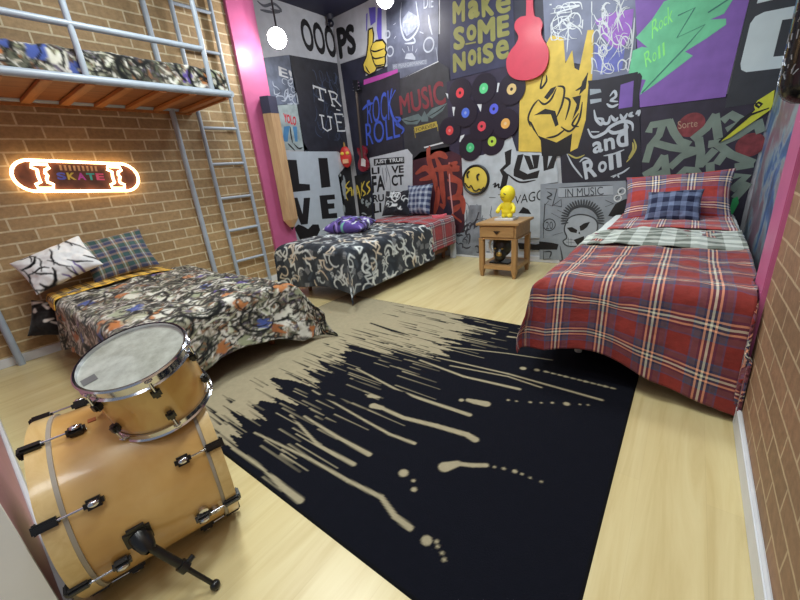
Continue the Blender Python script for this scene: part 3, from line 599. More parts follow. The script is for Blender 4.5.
flat('skull_drawing', BK, [Ks(l) for l in ([(215, 350), (250, 345), (285, 365), (280, 385), (240, 378)], [(300, 340), (330, 320), (370, 310), (350, 345), (325, 365), (305, 370)], [(290, 385), (300, 375), (305, 395)], [(260, 430), (330, 405), (330, 450), (290, 470)])], INK, p, O+.0016)
strokes('skull_drawing', BK, [Ks(l) for l in ([(210, 425), (260, 430)], [(210, 445), (270, 450)], [(225, 415), (226, 465)], [(243, 418), (244, 465)], [(150, 230), (230, 270)], [(110, 250), (200, 300)], [(120, 400), (190, 380)])], .01, DG, p, O+.0016)
s = disc_pts(BK, 549.7, 224.5, .065); flat('ring', BK, ribbon(s+[s[0]], .01, False), DG, p, O+.0006, raw=True)
text('lettering', BK, '20', Ks([(75, 310), (122, 308), (122, 358), (76, 360)]), DG, p, O+.0006)
flat('silhouette_print', BK, [Ks([(490, 270), (520, 220), (540, 190), (600, 160), (640, 150), (640, 300)]), Ks([(30, 440), (120, 450), (160, 460), (150, 495), (35, 495)])], INK, p, O+.0006)
strokes('drawing', BK, [Ks(l) for l in ([(85, 110), (115, 130), (85, 150), (115, 165)], [(540, 150), (560, 120), (580, 100)], [(545, 165), (590, 120)], [(70, 200), (95, 170)], [(170, 470), (185, 560), (165, 570)], [(60, 510), (110, 510), (100, 550)])], .016, DG, p, O+.0006)
for cx, cy in ((622, 191), (618, 198)):
    s = disc_pts(BK, cx, cy, .03); flat('ring', BK, ribbon(s+[s[0]], .012, False), WHT, p, O+.0012, raw=True)

# ------------------------------------------------------------------ wooden pencil on the pink post
def pencil():
    X, Y0 = -3.955, 2.775; zt, zs, ze = 2.06, .72, .585
    r = empty('pencil_sign', (X, Y0, ze), 'giant wooden pencil with dark cap, point down, on the pink post', 'wall sign')
    R = .105; hexa = lambda s: [(X+R*.86*s*cos(a)+R*.8, Y0+R*s*sin(a)) for a in [pi/6+k*pi/3 for k in range(6)]]
    def prism(z0, z1, s0, s1, n=6):
        b = MB(); A = hexa(s0); B = hexa(s1)
        b.add([(*q, z0) for q in A]+[(*q, z1) for q in B], [tuple(range(6))[::-1], tuple(range(6, 12))]+[(i, (i+1) % 6, 6+(i+1) % 6, 6+i) for i in range(6)]); return b
    wd = wood_mat('pencil_wood', (168, 132, 96), (196, 164, 124), rough=.5, axis=2)
    prism(zs, zt-.17, 1, 1).build('barrel', wd, r)
    prism(zt-.17, zt, 1.01, 1.01).build('cap', mat((52, 52, 76), .5), r)
    prism(.625, zs, .3, 1).build('sharpened_tip', mat((214, 178, 136), .6), r)
    prism(ze, .6251, .02, .3).build('lead', mat((30, 28, 30), .5), r)
pencil()

# ------------------------------------------------------------------ wall lamps and ceiling lamp
def spot(name, P, to, label, power):
    r = empty(name, P, label, 'lamp', 'white spotlights'); d = (Vector(to)-Vector(P)).normalized()
    MB().lathe([(-.14, .001), (-.14, .04), (-.12, .07), (0, .105), (.004, .099), (-.01, .095)], P, d, 28).build('lamp_head', mat((40, 40, 44), .4), r, True)
    MB().lathe([(-.004, .001), (-.002, .096)], P, d, 28).build('bulb', mat((255, 252, 245), emit=60, var=0), r)
    MB().tube([Vector(P)-d*.1, Vector(P)-d*.1+Vector((0, 0, .12)), (P[0]-d.x*.1, P[1]-d.y*.1, ZC)], .01).build('stem', mat((40, 40, 44), .4), r)
    q = Vector(P)+d*.12; point(name+'_light', q, power, (1, .97, .95), .05)
spot('spotlight', (-3.70, 2.908, 2.60), (-2.5, 1.7, 1.7), 'blazing white spotlight beside the pink post under the ceiling', 22)
spot('spotlight', (-2.97, 3.9, 2.975), (-2.2, 2.6, 1.8), 'bright white spotlight at the top of the back wall above the thumb', 26)
q = Vector((-4.12, 4.16, 3.1))
r = empty('security_camera', q, 'tiny dark camera in the ceiling corner', 'camera')
MB().sphere(q, .045).build('dome', mat((30, 32, 44), .3), r, True); MB().lathe([(0, .03), (.055, .05)], q+Vector((0, 0, .04)), (0, 0, 1), 20).build('mount', mat((50, 52, 66), .5), r)

# ------------------------------------------------------------------ mask and small guitar hanging in the corner
def mask():
    c = np.array([-4.13, 4.02, 1.85])
    s, z = BK.st(351, 157); P = Vector((s+.03, YB-.14, z)); 
    r = empty('wall_mask', P, 'red carved mask with yellow eyes hanging in the wall corner', 'mask')
    n = Vector((.45, -.9, 0)).normalized(); u = Vector((.9, .45, 0)); R = Matrix((u, -n, Vector((0, 0, 1)))).transposed()
    b = MB(); b.sphere(P, (.09, .035, .15), 20, R); b.build('face', mat((196, 48, 44), .45), r, True)
    for k in (-1, 1):
        MB().sphere(P+u*k*.04+n*.03+Vector((0, 0, .05)), (.03, .012, .024), 12, R).build('eye', mat((222, 190, 70), .5), r, True)
    MB().box(-.045, .045, -.046, -.03, -.09, -.03, Matrix.Translation(P) @ R.to_4x4(), .005).build('mouth', mat((220, 170, 130), .5), r)
    MB().lathe([(0, .016), (.05, .012), (.07, .001)], P+Vector((0, 0, .14)), (0, 0, 1), 10).build('knob', mat((150, 120, 60), .6), r)
mask()
def small_guitar():
    s0, z0 = BK.st(367, 158); y = YB-.08; s1, z1 = BK.st(361, 86)
    r = empty('electric_guitar', (s0, y, z0), 'dark red electric guitar hanging neck up in the wall corner', 'guitar')
    out = [(.0, .17), (.07, .13), (.075, .07), (.05, .02), (.09, -.06), (.085, -.14), (.03, -.18), (-.04, -.18), (-.1, -.13), (-.095, -.05), (-.055, .02), (-.085, .08), (-.09, .15), (-.05, .12), (-.03, .08), (0, .09)]
    O = smooth_line(out, 4, True); n = len(O)
    dx = (s1-s0)/(z1-z0)
    f = lambda a, b, off: (s0+a+b*dx, y-off, z0+b)
    MB().add([f(a, b, .02) for a, b in O]+[f(a, b, -.02) for a, b in O], [tuple(range(n)), tuple(range(n, 2*n))[::-1]]+[(i, (i+1) % n, n+(i+1) % n, n+i) for i in range(n)]).build('body', mat((120, 24, 40), .25, coat=.5), r)
    MB().add([f(a, b, .022) for a, b in ((-.04, -.1), (.05, -.12), (.06, -.03), (-.02, .02))], [(0, 1, 2, 3)]).build('pickguard', mat((205, 200, 200), .4), r)
    H = z1-z0
    MB().tube([f(0, .0, .024), f(0, H-.08, .024)], .016, 8).build('neck', mat((70, 60, 52), .4), r)
    MB().add([f(a, H-.09+b, o) for o in (.012, .036) for a, b in ((-.02, 0), (.02, 0), (.045, .14), (-.045, .16))], [(0, 1, 2, 3), (7, 6, 5, 4), (0, 4, 5, 1), (1, 5, 6, 2), (2, 6, 7, 3), (3, 7, 4, 0)]).build('headstock', mat((28, 28, 34), .3), r)
    hs = MB()
    for k in range(3):
        hs.tube([f(-.06, H-.06+.04*k, .024), f(.06, H-.06+.04*k, .024)], .006, 8)
    hs.build('tuning_pegs', mat((210, 210, 215), .2, 1), r)
    MB().box(s0+H*dx-.015, s0+H*dx+.015, YB-.05, YB-.004, z1-.06, z1-.02).build('hanger', INK, r)
small_guitar()

# glossy black tube at the right edge
def tube_thing():
    cx, cy, zb, R = .234, 1.74, 1.235, .06
    r = empty('hanging_tube', (cx, cy, zb), 'glossy black rounded tube with silver marks in front of the right pink post', 'hanging tube')
    MB().lathe([(0, .001), (.005, .022), (.018, .042), (.036, .054), (.06, R), (1.3, R), (1.36, .045), (1.38, .001)], (cx, cy, zb), (0, 0, 1), 40).build('body', mat((14, 14, 18), .22, coat=.4, var=0), r, True)
    rnd = random.Random(4); b = MB()
    for k in range(46):
        a = rnd.uniform(pi*.95, pi*1.3); z = zb+rnd.uniform(.06, .34); l = rnd.uniform(.01, .024); an = rnd.uniform(-1, 1)
        b.tube([(cx+(R+.001)*cos(a+an*l*t*8), cy+(R+.001)*sin(a+an*l*t*8), z+l*(1-abs(an)*.5)*t) for t in (0, .5, 1)], .0016, 5)
    b.build('silver_marks', mat((150, 155, 165), .3, .6), r)
    MB().tube([(cx, cy, zb+1.38), (cx, cy, ZC)], .008, 8).build('hanging_cord', mat((60, 60, 60)), r)
tube_thing()

# ------------------------------------------------------------------ neon skateboard on the brick wall
def skateboard():
    yc, zc, L, H, X = .91, 1.345, .80, .225, XL+.02; tilt = -.085
    r = empty('neon_skateboard', (X, yc, zc), 'skateboard outlined by a glowing warm neon tube on the brick wall', 'neon sign')
    def f(a, b, off): return (X+off, yc+a*cos(tilt)-b*sin(tilt), zc+a*sin(tilt)+b*cos(tilt))
    def stad(L, H, n=18):
        R = H/2; return [(L/2-R+R*cos(t), R*sin(t)) for t in [-pi/2+pi*i/n for i in range(n+1)]]+[(-L/2+R+R*cos(t), R*sin(t)) for t in [pi/2+pi*i/n for i in range(n+1)]]
    S = stad(L-.02, H-.02); n = len(S)
    MB().add([f(a, b, .012) for a, b in S]+[f(a, b, 0) for a, b in S], [tuple(range(n)), tuple(range(n, 2*n))]+[(i, (i+1) % n, n+(i+1) % n, n+i) for i in range(n)]).build('deck', mat((96, 56, 42), .5, var=.4, nscale=14), r)
    neon = mat((255, 190, 110), emit=9, var=0)
    nn = NT('neon_glow'); nn.b.inputs['Base Color'].default_value = (1, .8, .5, 1); nn.b.inputs['Emission Color'].default_value = (1, .66, .33, 1); nn.b.inputs['Emission Strength'].default_value = 9; neon = nn.m
    MB().tube([f(a, b, .022) for a, b in stad(L, H)], .0105, 10, closed=True).build('neon_tube', neon, r, True)
    for s in (-1, 1):
        x = s*.235; b = MB()
        pts = [(x-.045, .085), (x+.045, .085), (x+.05, .06), (x+.025, .045), (x+.02, .02), (x+.03, .005), (x+.02, -.02), (x+.02, -.045), (x+.05, -.06), (x+.045, -.09), (x-.045, -.09), (x-.05, -.06), (x-.02, -.045), (x-.025, 0), (x-.02, .045), (x-.05, .06)]
        b.tube([f(a, c, .022) for a, c in pts], .010, 8, closed=True); b.build('truck_neon', neon, r, True)
    cols = [(90, 100, 200), (214, 190, 80), (200, 80, 180), (70, 180, 170), (220, 90, 130)]
    for k, (ch, c) in enumerate(zip('SKATE', cols)):
        a0 = -.15+k*.062
        cu = bpy.data.curves.new('t', 'FONT'); cu.body = ch; cu.offset = .04; to = bpy.data.objects.new('t', cu); me = bpy.data.meshes.new_from_object(to)
        V = np.array([v.co[:2] for v in me.vertices]); fs = [tuple(p.vertices) for p in me.polygons]; bpy.data.objects.remove(to); bpy.data.meshes.remove(me)
        U = (V-V.min(0))/(V.max(0)-V.min(0))
        mk('lettering', [f(a0+u*.055, -.025+v*.055, .014) for u, v in U], fs, mat(c, .5), r)
    bars = MB()
    for k in range(9): a = -.12+k*.028; bars.add([f(a, .045, .0135), f(a+.014, .045, .0135), f(a+.014, .085, .0135), f(a, .085, .0135)], [(0, 1, 2, 3)])
    bars.build('printed_stripes', mat((190, 150, 110), .5), r)
    b = MB(); b.tube([f(.3, -.11, .005), f(.31, -.2, .004), f(.33, -.27, .004), f(.3, -.33, .004)], .002, 6); b.build('power_cord', mat((200, 180, 150)), r)
skateboard()

# ------------------------------------------------------------------ bunk and ladder (grey blue steel)
STEEL = mat((156, 168, 182), .35, var=.08, metal=.0)
def bunk():
    x0, x1, y0, y1, zb = XL+.05, -3.222, -.06, 1.94, 1.9
    r = empty('loft_bed', (x0, .9, 0), 'grey steel loft bed on posts high against the brick wall', 'bed')
    b = MB(); R = .026
    b.tube([(x1, y0, zb), (x1, y1-.0, zb)], R); b.tube([(x0, y1, zb), (x1+.02, y1, zb)], R); b.tube([(x0, y0, zb), (x1, y0, zb)], R); b.tube([(x0, y0, zb), (x0, y1, zb)], R)
    b.build('frame', STEEL, r, True)
    for y in (1.75, .124):
        MB().tube([(x0, y, 0), (x0, y, 3.0)], .024).build('post', STEEL, r, True)
    MB().tube([(x1, y0, 2.205), (x1, 1.79, 2.205)], .02).build('guard_rail', STEEL, r, True)
    MB().tube([(x1, y0, 2.55), (x1, 1.79, 2.55)], .02).build('guard_rail', STEEL, r, True)
    for y in (.05, .955, 1.79):
        MB().tube([(x1, y, zb), (x1, y, 2.57)], .019).build('guard_upright', STEEL, r, True)
    wd = wood_mat('slat_wood', (150, 92, 44), (190, 124, 66), rough=.55, axis=0)
    for k in range(9):
        y = .08+k*.22
        MB().box(x0, x1, y-.03, y+.03, zb-.035, zb-.012, bev=.002).build('slat', wd, r)
    MB().box(x0+.0, x1, y0, y1, zb-.008, zb+.012).build('base_board', wood_mat('board_wood', (120, 70, 36), (158, 100, 54), rough=.6, axis=1), r)
    MB().box(x0+.03, x1-.04, y0+.04, y1-.06, zb+.014, 2.085, bev=.04).build('mattress', mat((200, 200, 198), .8), r, True)
    MB().box(XL+.004, XL+.03, y0, y1-.0, zb-.045, zb+.01, bev=.002).build('wall_ledger', wd, r)
    MB().box(x0, x1, y1-.045, y1-.02, zb-.04, zb+.0, bev=.002).build('end_ledger', wd, r)
bunk()
LOFT = True
def ladder():
    X = -3.955; ya, yb = 1.995, 2.375
    r = empty('ladder', (X, (ya+yb)/2, 0), 'grey steel ladder against the brick wall beyond the loft bed', 'ladder')
    for y in (ya, yb): MB().tube([(X, y, 0), (X, y, 3.15)], .02).build('rail', STEEL, r, True)
    for k in range(9):
        z = .36+.345*k
        if z < 3.1: MB().tube([(X, ya, z), (X, yb, z)], .015).build('rung', STEEL, r, True)
ladder()

# ------------------------------------------------------------------ painted cloth: patterns as arrays over the sheet
class Canvas:
    def __init__(s, U, V, step, bg): s.nx = int(U/step)+1; s.ny = int(V/step)+1; s.st = step; s.a = np.tile(np.array(lin(bg)), (s.ny, s.nx, 1)).astype(float)
    def cap(s, p, q, r0, r1, col, al=1.0):
        p = np.array(p)/s.st; q = np.array(q)/s.st; r0 /= s.st; r1 /= s.st; R = max(r0, r1)+1.5
        x0 = int(max(0, min(p[0], q[0])-R)); x1 = int(min(s.nx-1, max(p[0], q[0])+R))+1; y0 = int(max(0, min(p[1], q[1])-R)); y1 = int(min(s.ny-1, max(p[1], q[1])+R))+1
        if x1 <= x0 or y1 <= y0: return
        X, Y = np.meshgrid(np.arange(x0, x1), np.arange(y0, y1)); d = q-p; L2 = d@d+1e-9
        t = np.clip(((X-p[0])*d[0]+(Y-p[1])*d[1])/L2, 0, 1)
        m = np.clip((r0+(r1-r0)*t)-np.hypot(X-p[0]-d[0]*t, Y-p[1]-d[1]*t)+.5, 0, 1)[..., None]*al
        w = s.a[y0:y1, x0:x1]; w[:] = w*(1-m)+np.array(lin(col))*m
    def line(s, pts, r, col, taper=0, al=1.0):
        n = len(pts)-1
        for i in range(n):
            f = lambda k: r*(1-taper*abs(2*k/n-1)) if n else r
            s.cap(pts[i], pts[i+1], f(i), f(i+1), col, al)
    def arc(s, c, R, a0, a1, r, col, k=10, sy=1): s.line([(c[0]+R*cos(a0+(a1-a0)*i/k), c[1]+R*sy*sin(a0+(a1-a0)*i/k)) for i in range(k+1)], r, col, .5)
    def sample(s, u, v):
        x = np.clip(u/s.st, 0, s.nx-1.001); y = np.clip(v/s.st, 0, s.ny-1.001); i = x.astype(int); j = y.astype(int); fx = (x-i)[:, None]; fy = (y-j)[:, None]
        A = s.a; return (A[j, i]*(1-fx)+A[j, i+1]*fx)*(1-fy)+(A[j+1, i]*(1-fx)+A[j+1, i+1]*fx)*fy

def graffiti(U, V, seed, mess=1.0):
    rnd = random.Random(seed); c = Canvas(U, V, .005, (88, 90, 78))
    pal = [(120, 122, 100), (150, 150, 130), (76, 80, 66), (44, 44, 42), (190, 188, 180), (128, 90, 60), (92, 74, 64), (28, 28, 28), (210, 208, 202), (90, 82, 100), (26, 26, 26), (176, 170, 156), (60, 56, 50)]
    A = U*V
    for k in range(int(90*A)):
        x, y = rnd.uniform(0, U), rnd.uniform(0, V); c.cap((x, y), (x+rnd.uniform(-.09, .09), y+rnd.uniform(-.09, .09)), .045, .03, rnd.choice(pal), .7)
    for k in range(int(1500*A)):
        x, y = rnd.uniform(0, U), rnd.uniform(0, V); a = rnd.gauss(.6, .8); l = rnd.uniform(.01, .08)
        c.cap((x, y), (x+l*cos(a), y+l*sin(a)), rnd.uniform(.004, .013), rnd.uniform(.002, .008), rnd.choice(pal), .9)
    for k in range(int(0*A)):
        x, y = rnd.uniform(0, U), rnd.uniform(0, V); q = rnd.choice([(66, 84, 150), (84, 68, 140), (184, 116, 66), (190, 124, 72), (178, 108, 60)])
        for j in range(4): c.cap((x+rnd.uniform(-.02, .02), y+j*.01), (x+.03+rnd.uniform(-.02, .02), y+j*.01+rnd.uniform(-.03, .03)), .014, .008, q)
    for k in range(int(34*A)):
        x, y = rnd.uniform(0, U), rnd.uniform(0, V); a = rnd.uniform(0, 6); l = rnd.uniform(.04, .1)
        for j in range(3): c.line([(x+j*.012, y), (x+j*.012+l*cos(a), y+l*sin(a)), (x+l*1.6*cos(a+.5), y+l*1.6*sin(a+.5))], rnd.uniform(.005, .011), rnd.choice([(214, 214, 208), (205, 205, 196), (184, 190, 166)]), .6)
    for k in range(int(150*A*mess)):
        x, y = rnd.uniform(0, U), rnd.uniform(0, V); pts = [(x, y)]; a = rnd.uniform(0, 6.3); d = rnd.uniform(.015, .04)
        for j in range(rnd.randint(3, 6)): a += rnd.uniform(-1.1, 1.1); pts.append((pts[-1][0]+d*cos(a), pts[-1][1]+d*sin(a)))
        c.line(pts, rnd.uniform(.003, .009), (22, 24, 24), .5)
    for k in range(int(260*A)):
        x, y = rnd.uniform(0, U), rnd.uniform(0, V); a = rnd.gauss(.5, .4); l = rnd.uniform(.03, .12); c.cap((x, y), (x+l*cos(a), y+l*sin(a)), rnd.uniform(.003, .007), .001, rnd.choice([(26, 26, 26), (34, 32, 30), (208, 206, 198), (196, 192, 180), (120, 84, 58), (150, 152, 128)]))
    for k in range(int(500*A)):
        x, y = rnd.uniform(0, U), rnd.uniform(0, V); c.cap((x, y), (x+rnd.uniform(-.01, .01), y+.01), rnd.uniform(.002, .006), .002, rnd.choice([(24, 24, 24), (30, 30, 28), (210, 208, 200)]))
    for k in range(int(26*A)):
        x, y = rnd.uniform(0, U), rnd.uniform(0, V); q = rnd.choice([(66, 84, 150), (84, 68, 140), (170, 106, 60), (176, 116, 70), (160, 98, 56), (206, 206, 198), (204, 204, 192), (140, 146, 120), (150, 156, 132)])
        for j in range(5): c.cap((x+rnd.uniform(-.03, .03), y+j*.014), (x+.04+rnd.uniform(-.03, .03), y+j*.014+rnd.uniform(-.03, .03)), rnd.uniform(.012, .022), .006, q, .9)
    for k in range(int(60*A)):
        x, y = rnd.uniform(0, U), rnd.uniform(0, V); pts = [(x, y)]; a = rnd.uniform(0, 6.3)
        for j in range(rnd.randint(3, 5)): a += rnd.uniform(-.8, .8); pts.append((pts[-1][0]+.04*cos(a), pts[-1][1]+.04*sin(a)))
        c.line(pts, rnd.uniform(.006, .012), (20, 22, 22), .6)
    for k in range(int(13*A)):
        x, y = rnd.uniform(0, U), rnd.uniform(0, V); a = rnd.uniform(0, 6.3); Rr = rnd.uniform(.06, .12)
        if rnd.random() < .12: c.cap((x, y), (x+.01, y), Rr*.7, Rr*.7, rnd.choice([(150, 156, 130), (166, 168, 144)]), .6)
        c.arc((x, y), Rr, a, a+rnd.uniform(2.5, 5), rnd.uniform(.011, .019), (18, 20, 20)); c.arc((x+.01, y), Rr*.6, a+1, a+rnd.uniform(2.5, 5), .007, (20, 24, 24))
    return c
def doodle(U, V, seed):
    rnd = random.Random(seed); c = Canvas(U, V, .006, (30, 37, 48)); A = U*V
    for k in range(int(160*A)):
        x, y = rnd.uniform(0, U), rnd.uniform(0, V); c.cap((x, y), (x+rnd.uniform(-.08, .08), y+rnd.uniform(-.08, .08)), .02, .012, rnd.choice([(50, 60, 70), (26, 30, 36), (60, 70, 82)]), .6)
    G = .115; cells = [(i, j) for i in range(int(U/G)+1) for j in range(int(V/G)+1)]; rnd.shuffle(cells)
    for i, j in cells:
        x, y = (i+.5+rnd.uniform(-.25, .25))*G, (j+.5+rnd.uniform(-.25, .25))*G; t = rnd.random(); a = rnd.uniform(0, 6.3)
        col = rnd.choice([(206, 212, 214), (212, 218, 218), (186, 194, 198), (206, 194, 176)]); w = rnd.uniform(.007, .012)
        if t < .24:
            col = (138, 142, 148); ca, sa = cos(a), sin(a)
            for q in range(6): c.cap((x+q*.012*ca, y+q*.012*sa), (x+q*.012*ca-.05*sa, y+q*.012*sa+.05*ca), .0045, .003, col, .85)
        elif t < .58:
            Rr = rnd.uniform(.035, .07); c.arc((x, y), Rr, a, a+rnd.uniform(3, 5), w, col); c.line([(x+Rr*cos(a), y+Rr*sin(a)), (x+2*Rr*cos(a+.3), y+2*Rr*sin(a+.3)), (x+1.6*Rr*cos(a+1), y+1.6*Rr*sin(a+1))], w, col, .4)
        elif t < .8:
            pts = [(x, y)]
            for q in range(rnd.randint(3, 5)): a += rnd.choice([2.3, -2.0, 1.2]); pts.append((pts[-1][0]+.07*cos(a), pts[-1][1]+.07*sin(a)))
            c.line(pts, w, col, .3)
        elif t < .9:
            for q in range(3): c.arc((x+q*.035*cos(a), y+q*.035*sin(a)), .014, 0, 6.3 if q % 2 else 4, .005, col)
        else:
            pts = [(x, y)]
            for q in range(7): a += rnd.uniform(-.9, .9); pts.append((pts[-1][0]+.03*cos(a), pts[-1][1]+.03*sin(a)))
            c.line(pts, w*1.2, col, .6)
    return c

def cover(name, w, L, zt, dl, dr, df, origin, rot, m, canvas=None, step=.014, flare=.16, r=.06, seed=0, folds=.03, wr=.008, tail=.3, y_from=0., zlift=0, fine=None, crown=.015, foldk=9, extra=None):
    """cloth over a bed: local x across (0..w), local y from foot (0) to head (L); dl/dr(b), df(a) give the drop on each side"""
    fine = fine or step
    ML = max(dl(y_from+(L-y_from)*i/20) for i in range(21)); MR = max(dr(y_from+(L-y_from)*i/20) for i in range(21)); MF = max(df(w*i/20) for i in range(21))
    nx = int((w+ML+MR)/fine); ny = int((L-y_from+MF)/fine)
    def drop(o, lim):
        q = r*pi/2
        if o <= 0: return 0, 0
        if o < q: return r*sin(o/r), r*(1-cos(o/r))
        return r+(o-q)*flare, r+(o-q)*math.sqrt(1-flare**2)
    V = []; UV = []
    cr, sr = cos(rot), sin(rot)
    for j in range(ny+1):
        vv = -MF+(L-y_from+MF)*j/ny
        for i in range(nx+1):
            uu = -ML+(w+ML+MR)*i/nx; a, b = uu, vv
            yb = max(0, b)+y_from
            if a < 0: oxr = -a/ML*dl(yb) if ML else 0; sx = -1; bx = 0
            elif a > w: oxr = (a-w)/MR*dr(yb) if MR else 0; sx = 1; bx = w
            else: oxr = 0; sx = 0; bx = a
            if b < 0: oy = -b/MF*df(min(w, max(0, a))) if MF else 0; by = y_from
            else: oy = 0; by = b+y_from
            ho, dn = drop(oxr, 0); hy, dy = drop(oy, 0)
            down = max(dn, dy) if min(dn, dy) < 1e-6 else (dn**5+dy**5)**.2
            mn = min(oxr, oy)
            x = bx+sx*(ho+tail*mn); y = by-(hy+tail*mn)
            z = zt-down
            k = min(1, down/.3)
            n1 = noise.noise(Vector((uu*3.1+seed, vv*3.1, seed*.7))); n2 = noise.noise(Vector((uu*9+seed, vv*9, 3.3))); n3 = noise.noise(Vector((uu*22+seed, vv*22, 7.3)))
            if sx: x += sx*k*folds*(sin(vv*foldk*2+seed+n1*3)*.6+n1)
            if oy > 0: y -= k*folds*(sin(uu*foldk*2+seed*2+n1*3)*.6+n1)
            z += wr*(n1*1.2+n2+.4*n3)*(1-k*.8)
            e = min(max(0, bx), max(0, w-bx))/w*2
            z += crown*(1-(1-e)**2)+zlift
            if extra: x, y, z = extra(x, y, z, uu, vv)
            if z < .014: z = .014
            V.append((origin[0]+x*cr-y*sr, origin[1]+x*sr+y*cr, z)); UV.append((uu+ML, vv+MF))
    Fc = [(j*(nx+1)+i, j*(nx+1)+i+1, (j+1)*(nx+1)+i+1, (j+1)*(nx+1)+i) for j in range(ny) for i in range(nx)]
    UV = np.array(UV); col = canvas.sample(UV[:, 0], UV[:, 1]) if canvas else None
    o = mk(name, V, Fc, m, None, uv=UV, smooth=True, col=col)
    sd = o.modifiers.new('thickness', 'SOLIDIFY'); sd.thickness = .006; sd.offset = -1
    return o

def pillow(name, w, h, t, P, ux, uy, m, label, cat='pillow', col=None, seed=0, n=34, sag=.02, group=None):
    """P centre, ux along width, uy along height"""
    ux = Vector(ux).normalized(); uy = Vector(uy); uy = (uy-ux*uy.dot(ux)).normalized(); un = ux.cross(uy); P = Vector(P)
    if col: n = 84
    V = []; UV = []; Fc = []
    for s in (1, -1):
        k = len(V)
        for j in range(n+1):
            for i in range(n+1):
                a = -1+2*i/n; b = -1+2*j/n
                th = (max(0, 1-abs(a)**2.6)*max(0, 1-abs(b)**2.6))**.55
                x = a*w/2*(1-.07*(1-b*b)); y = b*h/2*(1-.07*(1-a*a))
                nz = noise.noise(Vector((a*2.2+seed, b*2.2, s*.5+seed)))*.018+noise.noise(Vector((a*6+seed, b*6, s)))*.006
                z = s*(t/2*th+.003)+nz*min(1, th*1.5)
                V.append(P+ux*x+uy*y+un*z-Vector((0, 0, sag))*abs(a)**3*0); UV.append((a*w/2+.5, b*h/2+.5))
        for j in range(n):
            for i in range(n):
                q = (k+j*(n+1)+i, k+j*(n+1)+i+1, k+(j+1)*(n+1)+i+1, k+(j+1)*(n+1)+i); Fc.append(q if s > 0 else q[::-1])
    N = (n+1)**2
    ed = [i for i in range(n)]+[(n)+(n+1)*j for j in range(n)]+[(n+1)*n+n-i for i in range(n)]+[(n+1)*(n-j) for j in range(n)]
    for q in range(len(ed)):
        a, b = ed[q], ed[(q+1) % len(ed)]; Fc.append((a, a+N, b+N, b))
    UV = np.array(UV)
    o = mk(name, V, Fc, m, None, uv=UV, smooth=True, col=(col.sample(UV[:, 0]-.5+w/2, UV[:, 1]-.5+h/2) if col else None))
    return tag(o, label, cat, group or ('pillows on the beds' if name in ('pillow', 'cushion') else None))

TINT = col_mat('printed_cotton'); 
def bedbase(name, x0, x1, y0, y1, zt, label, wood=True, legh=.1):
    r = empty(name, ((x0+x1)/2, (y0+y1)/2, 0), label, 'bed', 'single beds')
    wm = wood_mat(name+'_wood', (110, 70, 46), (140, 92, 60), axis=1) if wood else mat((196, 198, 200), .45)
    MB().box(x0+.03, x1-.03, y0+.03, y1-.03, legh, legh+.14, bev=.01).build('frame', wm, r)
    MB().box(x0+.02, x1-.02, y0+.02, y1-.02, legh+.14, zt-.035, bev=.05).build('mattress', mat((206, 206, 204), .8), r, True)
    for x in (x0+.08, x1-.08):
        for y in (y0+.08, y1-.08): MB().lathe([(0, .02), (legh, .03)], (x, y, 0), (0, 0, 1), 14).build('leg', wm, r)
    return r
# --- bed 1: graffiti bed, head at the left brick wall
bedbase('single_bed', -3.93, -2.28, .52, 1.40, .48, 'single bed with graffiti print cover, head against the brick wall under the loft')
g1 = graffiti(2.3, 2.7, 7)
# local frame: x across runs along +y world when rot = pi/2 (y local -> -x world)
o = cover('bedspread', .95, 1.56, .475, dl=lambda b: .40+.05*sin(b*4+1), dr=lambda b: .42-.05*sin(b*2.6), df=lambda a: .35+.13*abs(a/.97*2-1)**2, origin=(-2.24, .47), rot=pi/2, m=TINT, canvas=g1, fine=.0075, seed=1.3, tail=.34, folds=.03, wr=.018)
tag(o, 'paint splashed graffiti print bedspread in olive, grey and orange with black loops', 'bedspread', 'bedspreads')
chk = plaid_mat('yellow_check', .085, .06, [(0, (236, 190, 70)), (.55, (60, 46, 30))], [(0, (236, 186, 66)), (.6, (44, 34, 28))], .5)
o = cover('sheet', .80, 1.70, .50, dl=lambda b: .12, dr=lambda b: .01, df=lambda a: .0001, origin=(-2.24, .45), rot=pi/2, m=chk, y_from=1.40, fine=.012, seed=2, r=.05, folds=.01)
tag(o, 'yellow and black checked sheet edge folded at the graffiti bed pillows', 'sheet')
wp = Canvas(.6, .45, .005, (222, 226, 230)); rnd = random.Random(3)
for k in range(40):
    x, y = rnd.uniform(0, .6), rnd.uniform(0, .45); a = rnd.gauss(-.8, .5); pts = [(x, y)]
    for j in range(5): a += rnd.uniform(-.6, .6); pts.append((pts[-1][0]+.03*cos(a), pts[-1][1]+.03*sin(a)))
    wp.line(pts, rnd.uniform(.005, .012), rnd.choice([(10, 12, 16), (14, 14, 20), (12, 12, 18), (16, 16, 22), (14, 14, 18), (12, 12, 16), (96, 80, 140)]), .5)
pillow('pillow', .46, .30, .15, (-3.80, .54, .715), (.12, 1, .30), (-.62, -.35, .75), TINT, 'white pillow with black ink scribbles on the graffiti bed', col=wp, seed=1)
gp = plaid_mat('green_blue_check', .09, .09, [(0, (40, 50, 90)), (.35, (124, 104, 92)), (.5, (176, 184, 186)), (.62, (124, 104, 92)), (.8, (40, 50, 90))], [(0, (44, 92, 62)), (.4, (150, 130, 110)), (.6, (60, 66, 96)), (.85, (120, 120, 124))], .5)
pillow('pillow', .50, .37, .13, (-3.85, .94, .69), (.02, 1, .08), (-.42, .1, .9), gp, 'green and navy checked pillow leaning on the brick wall', seed=2)
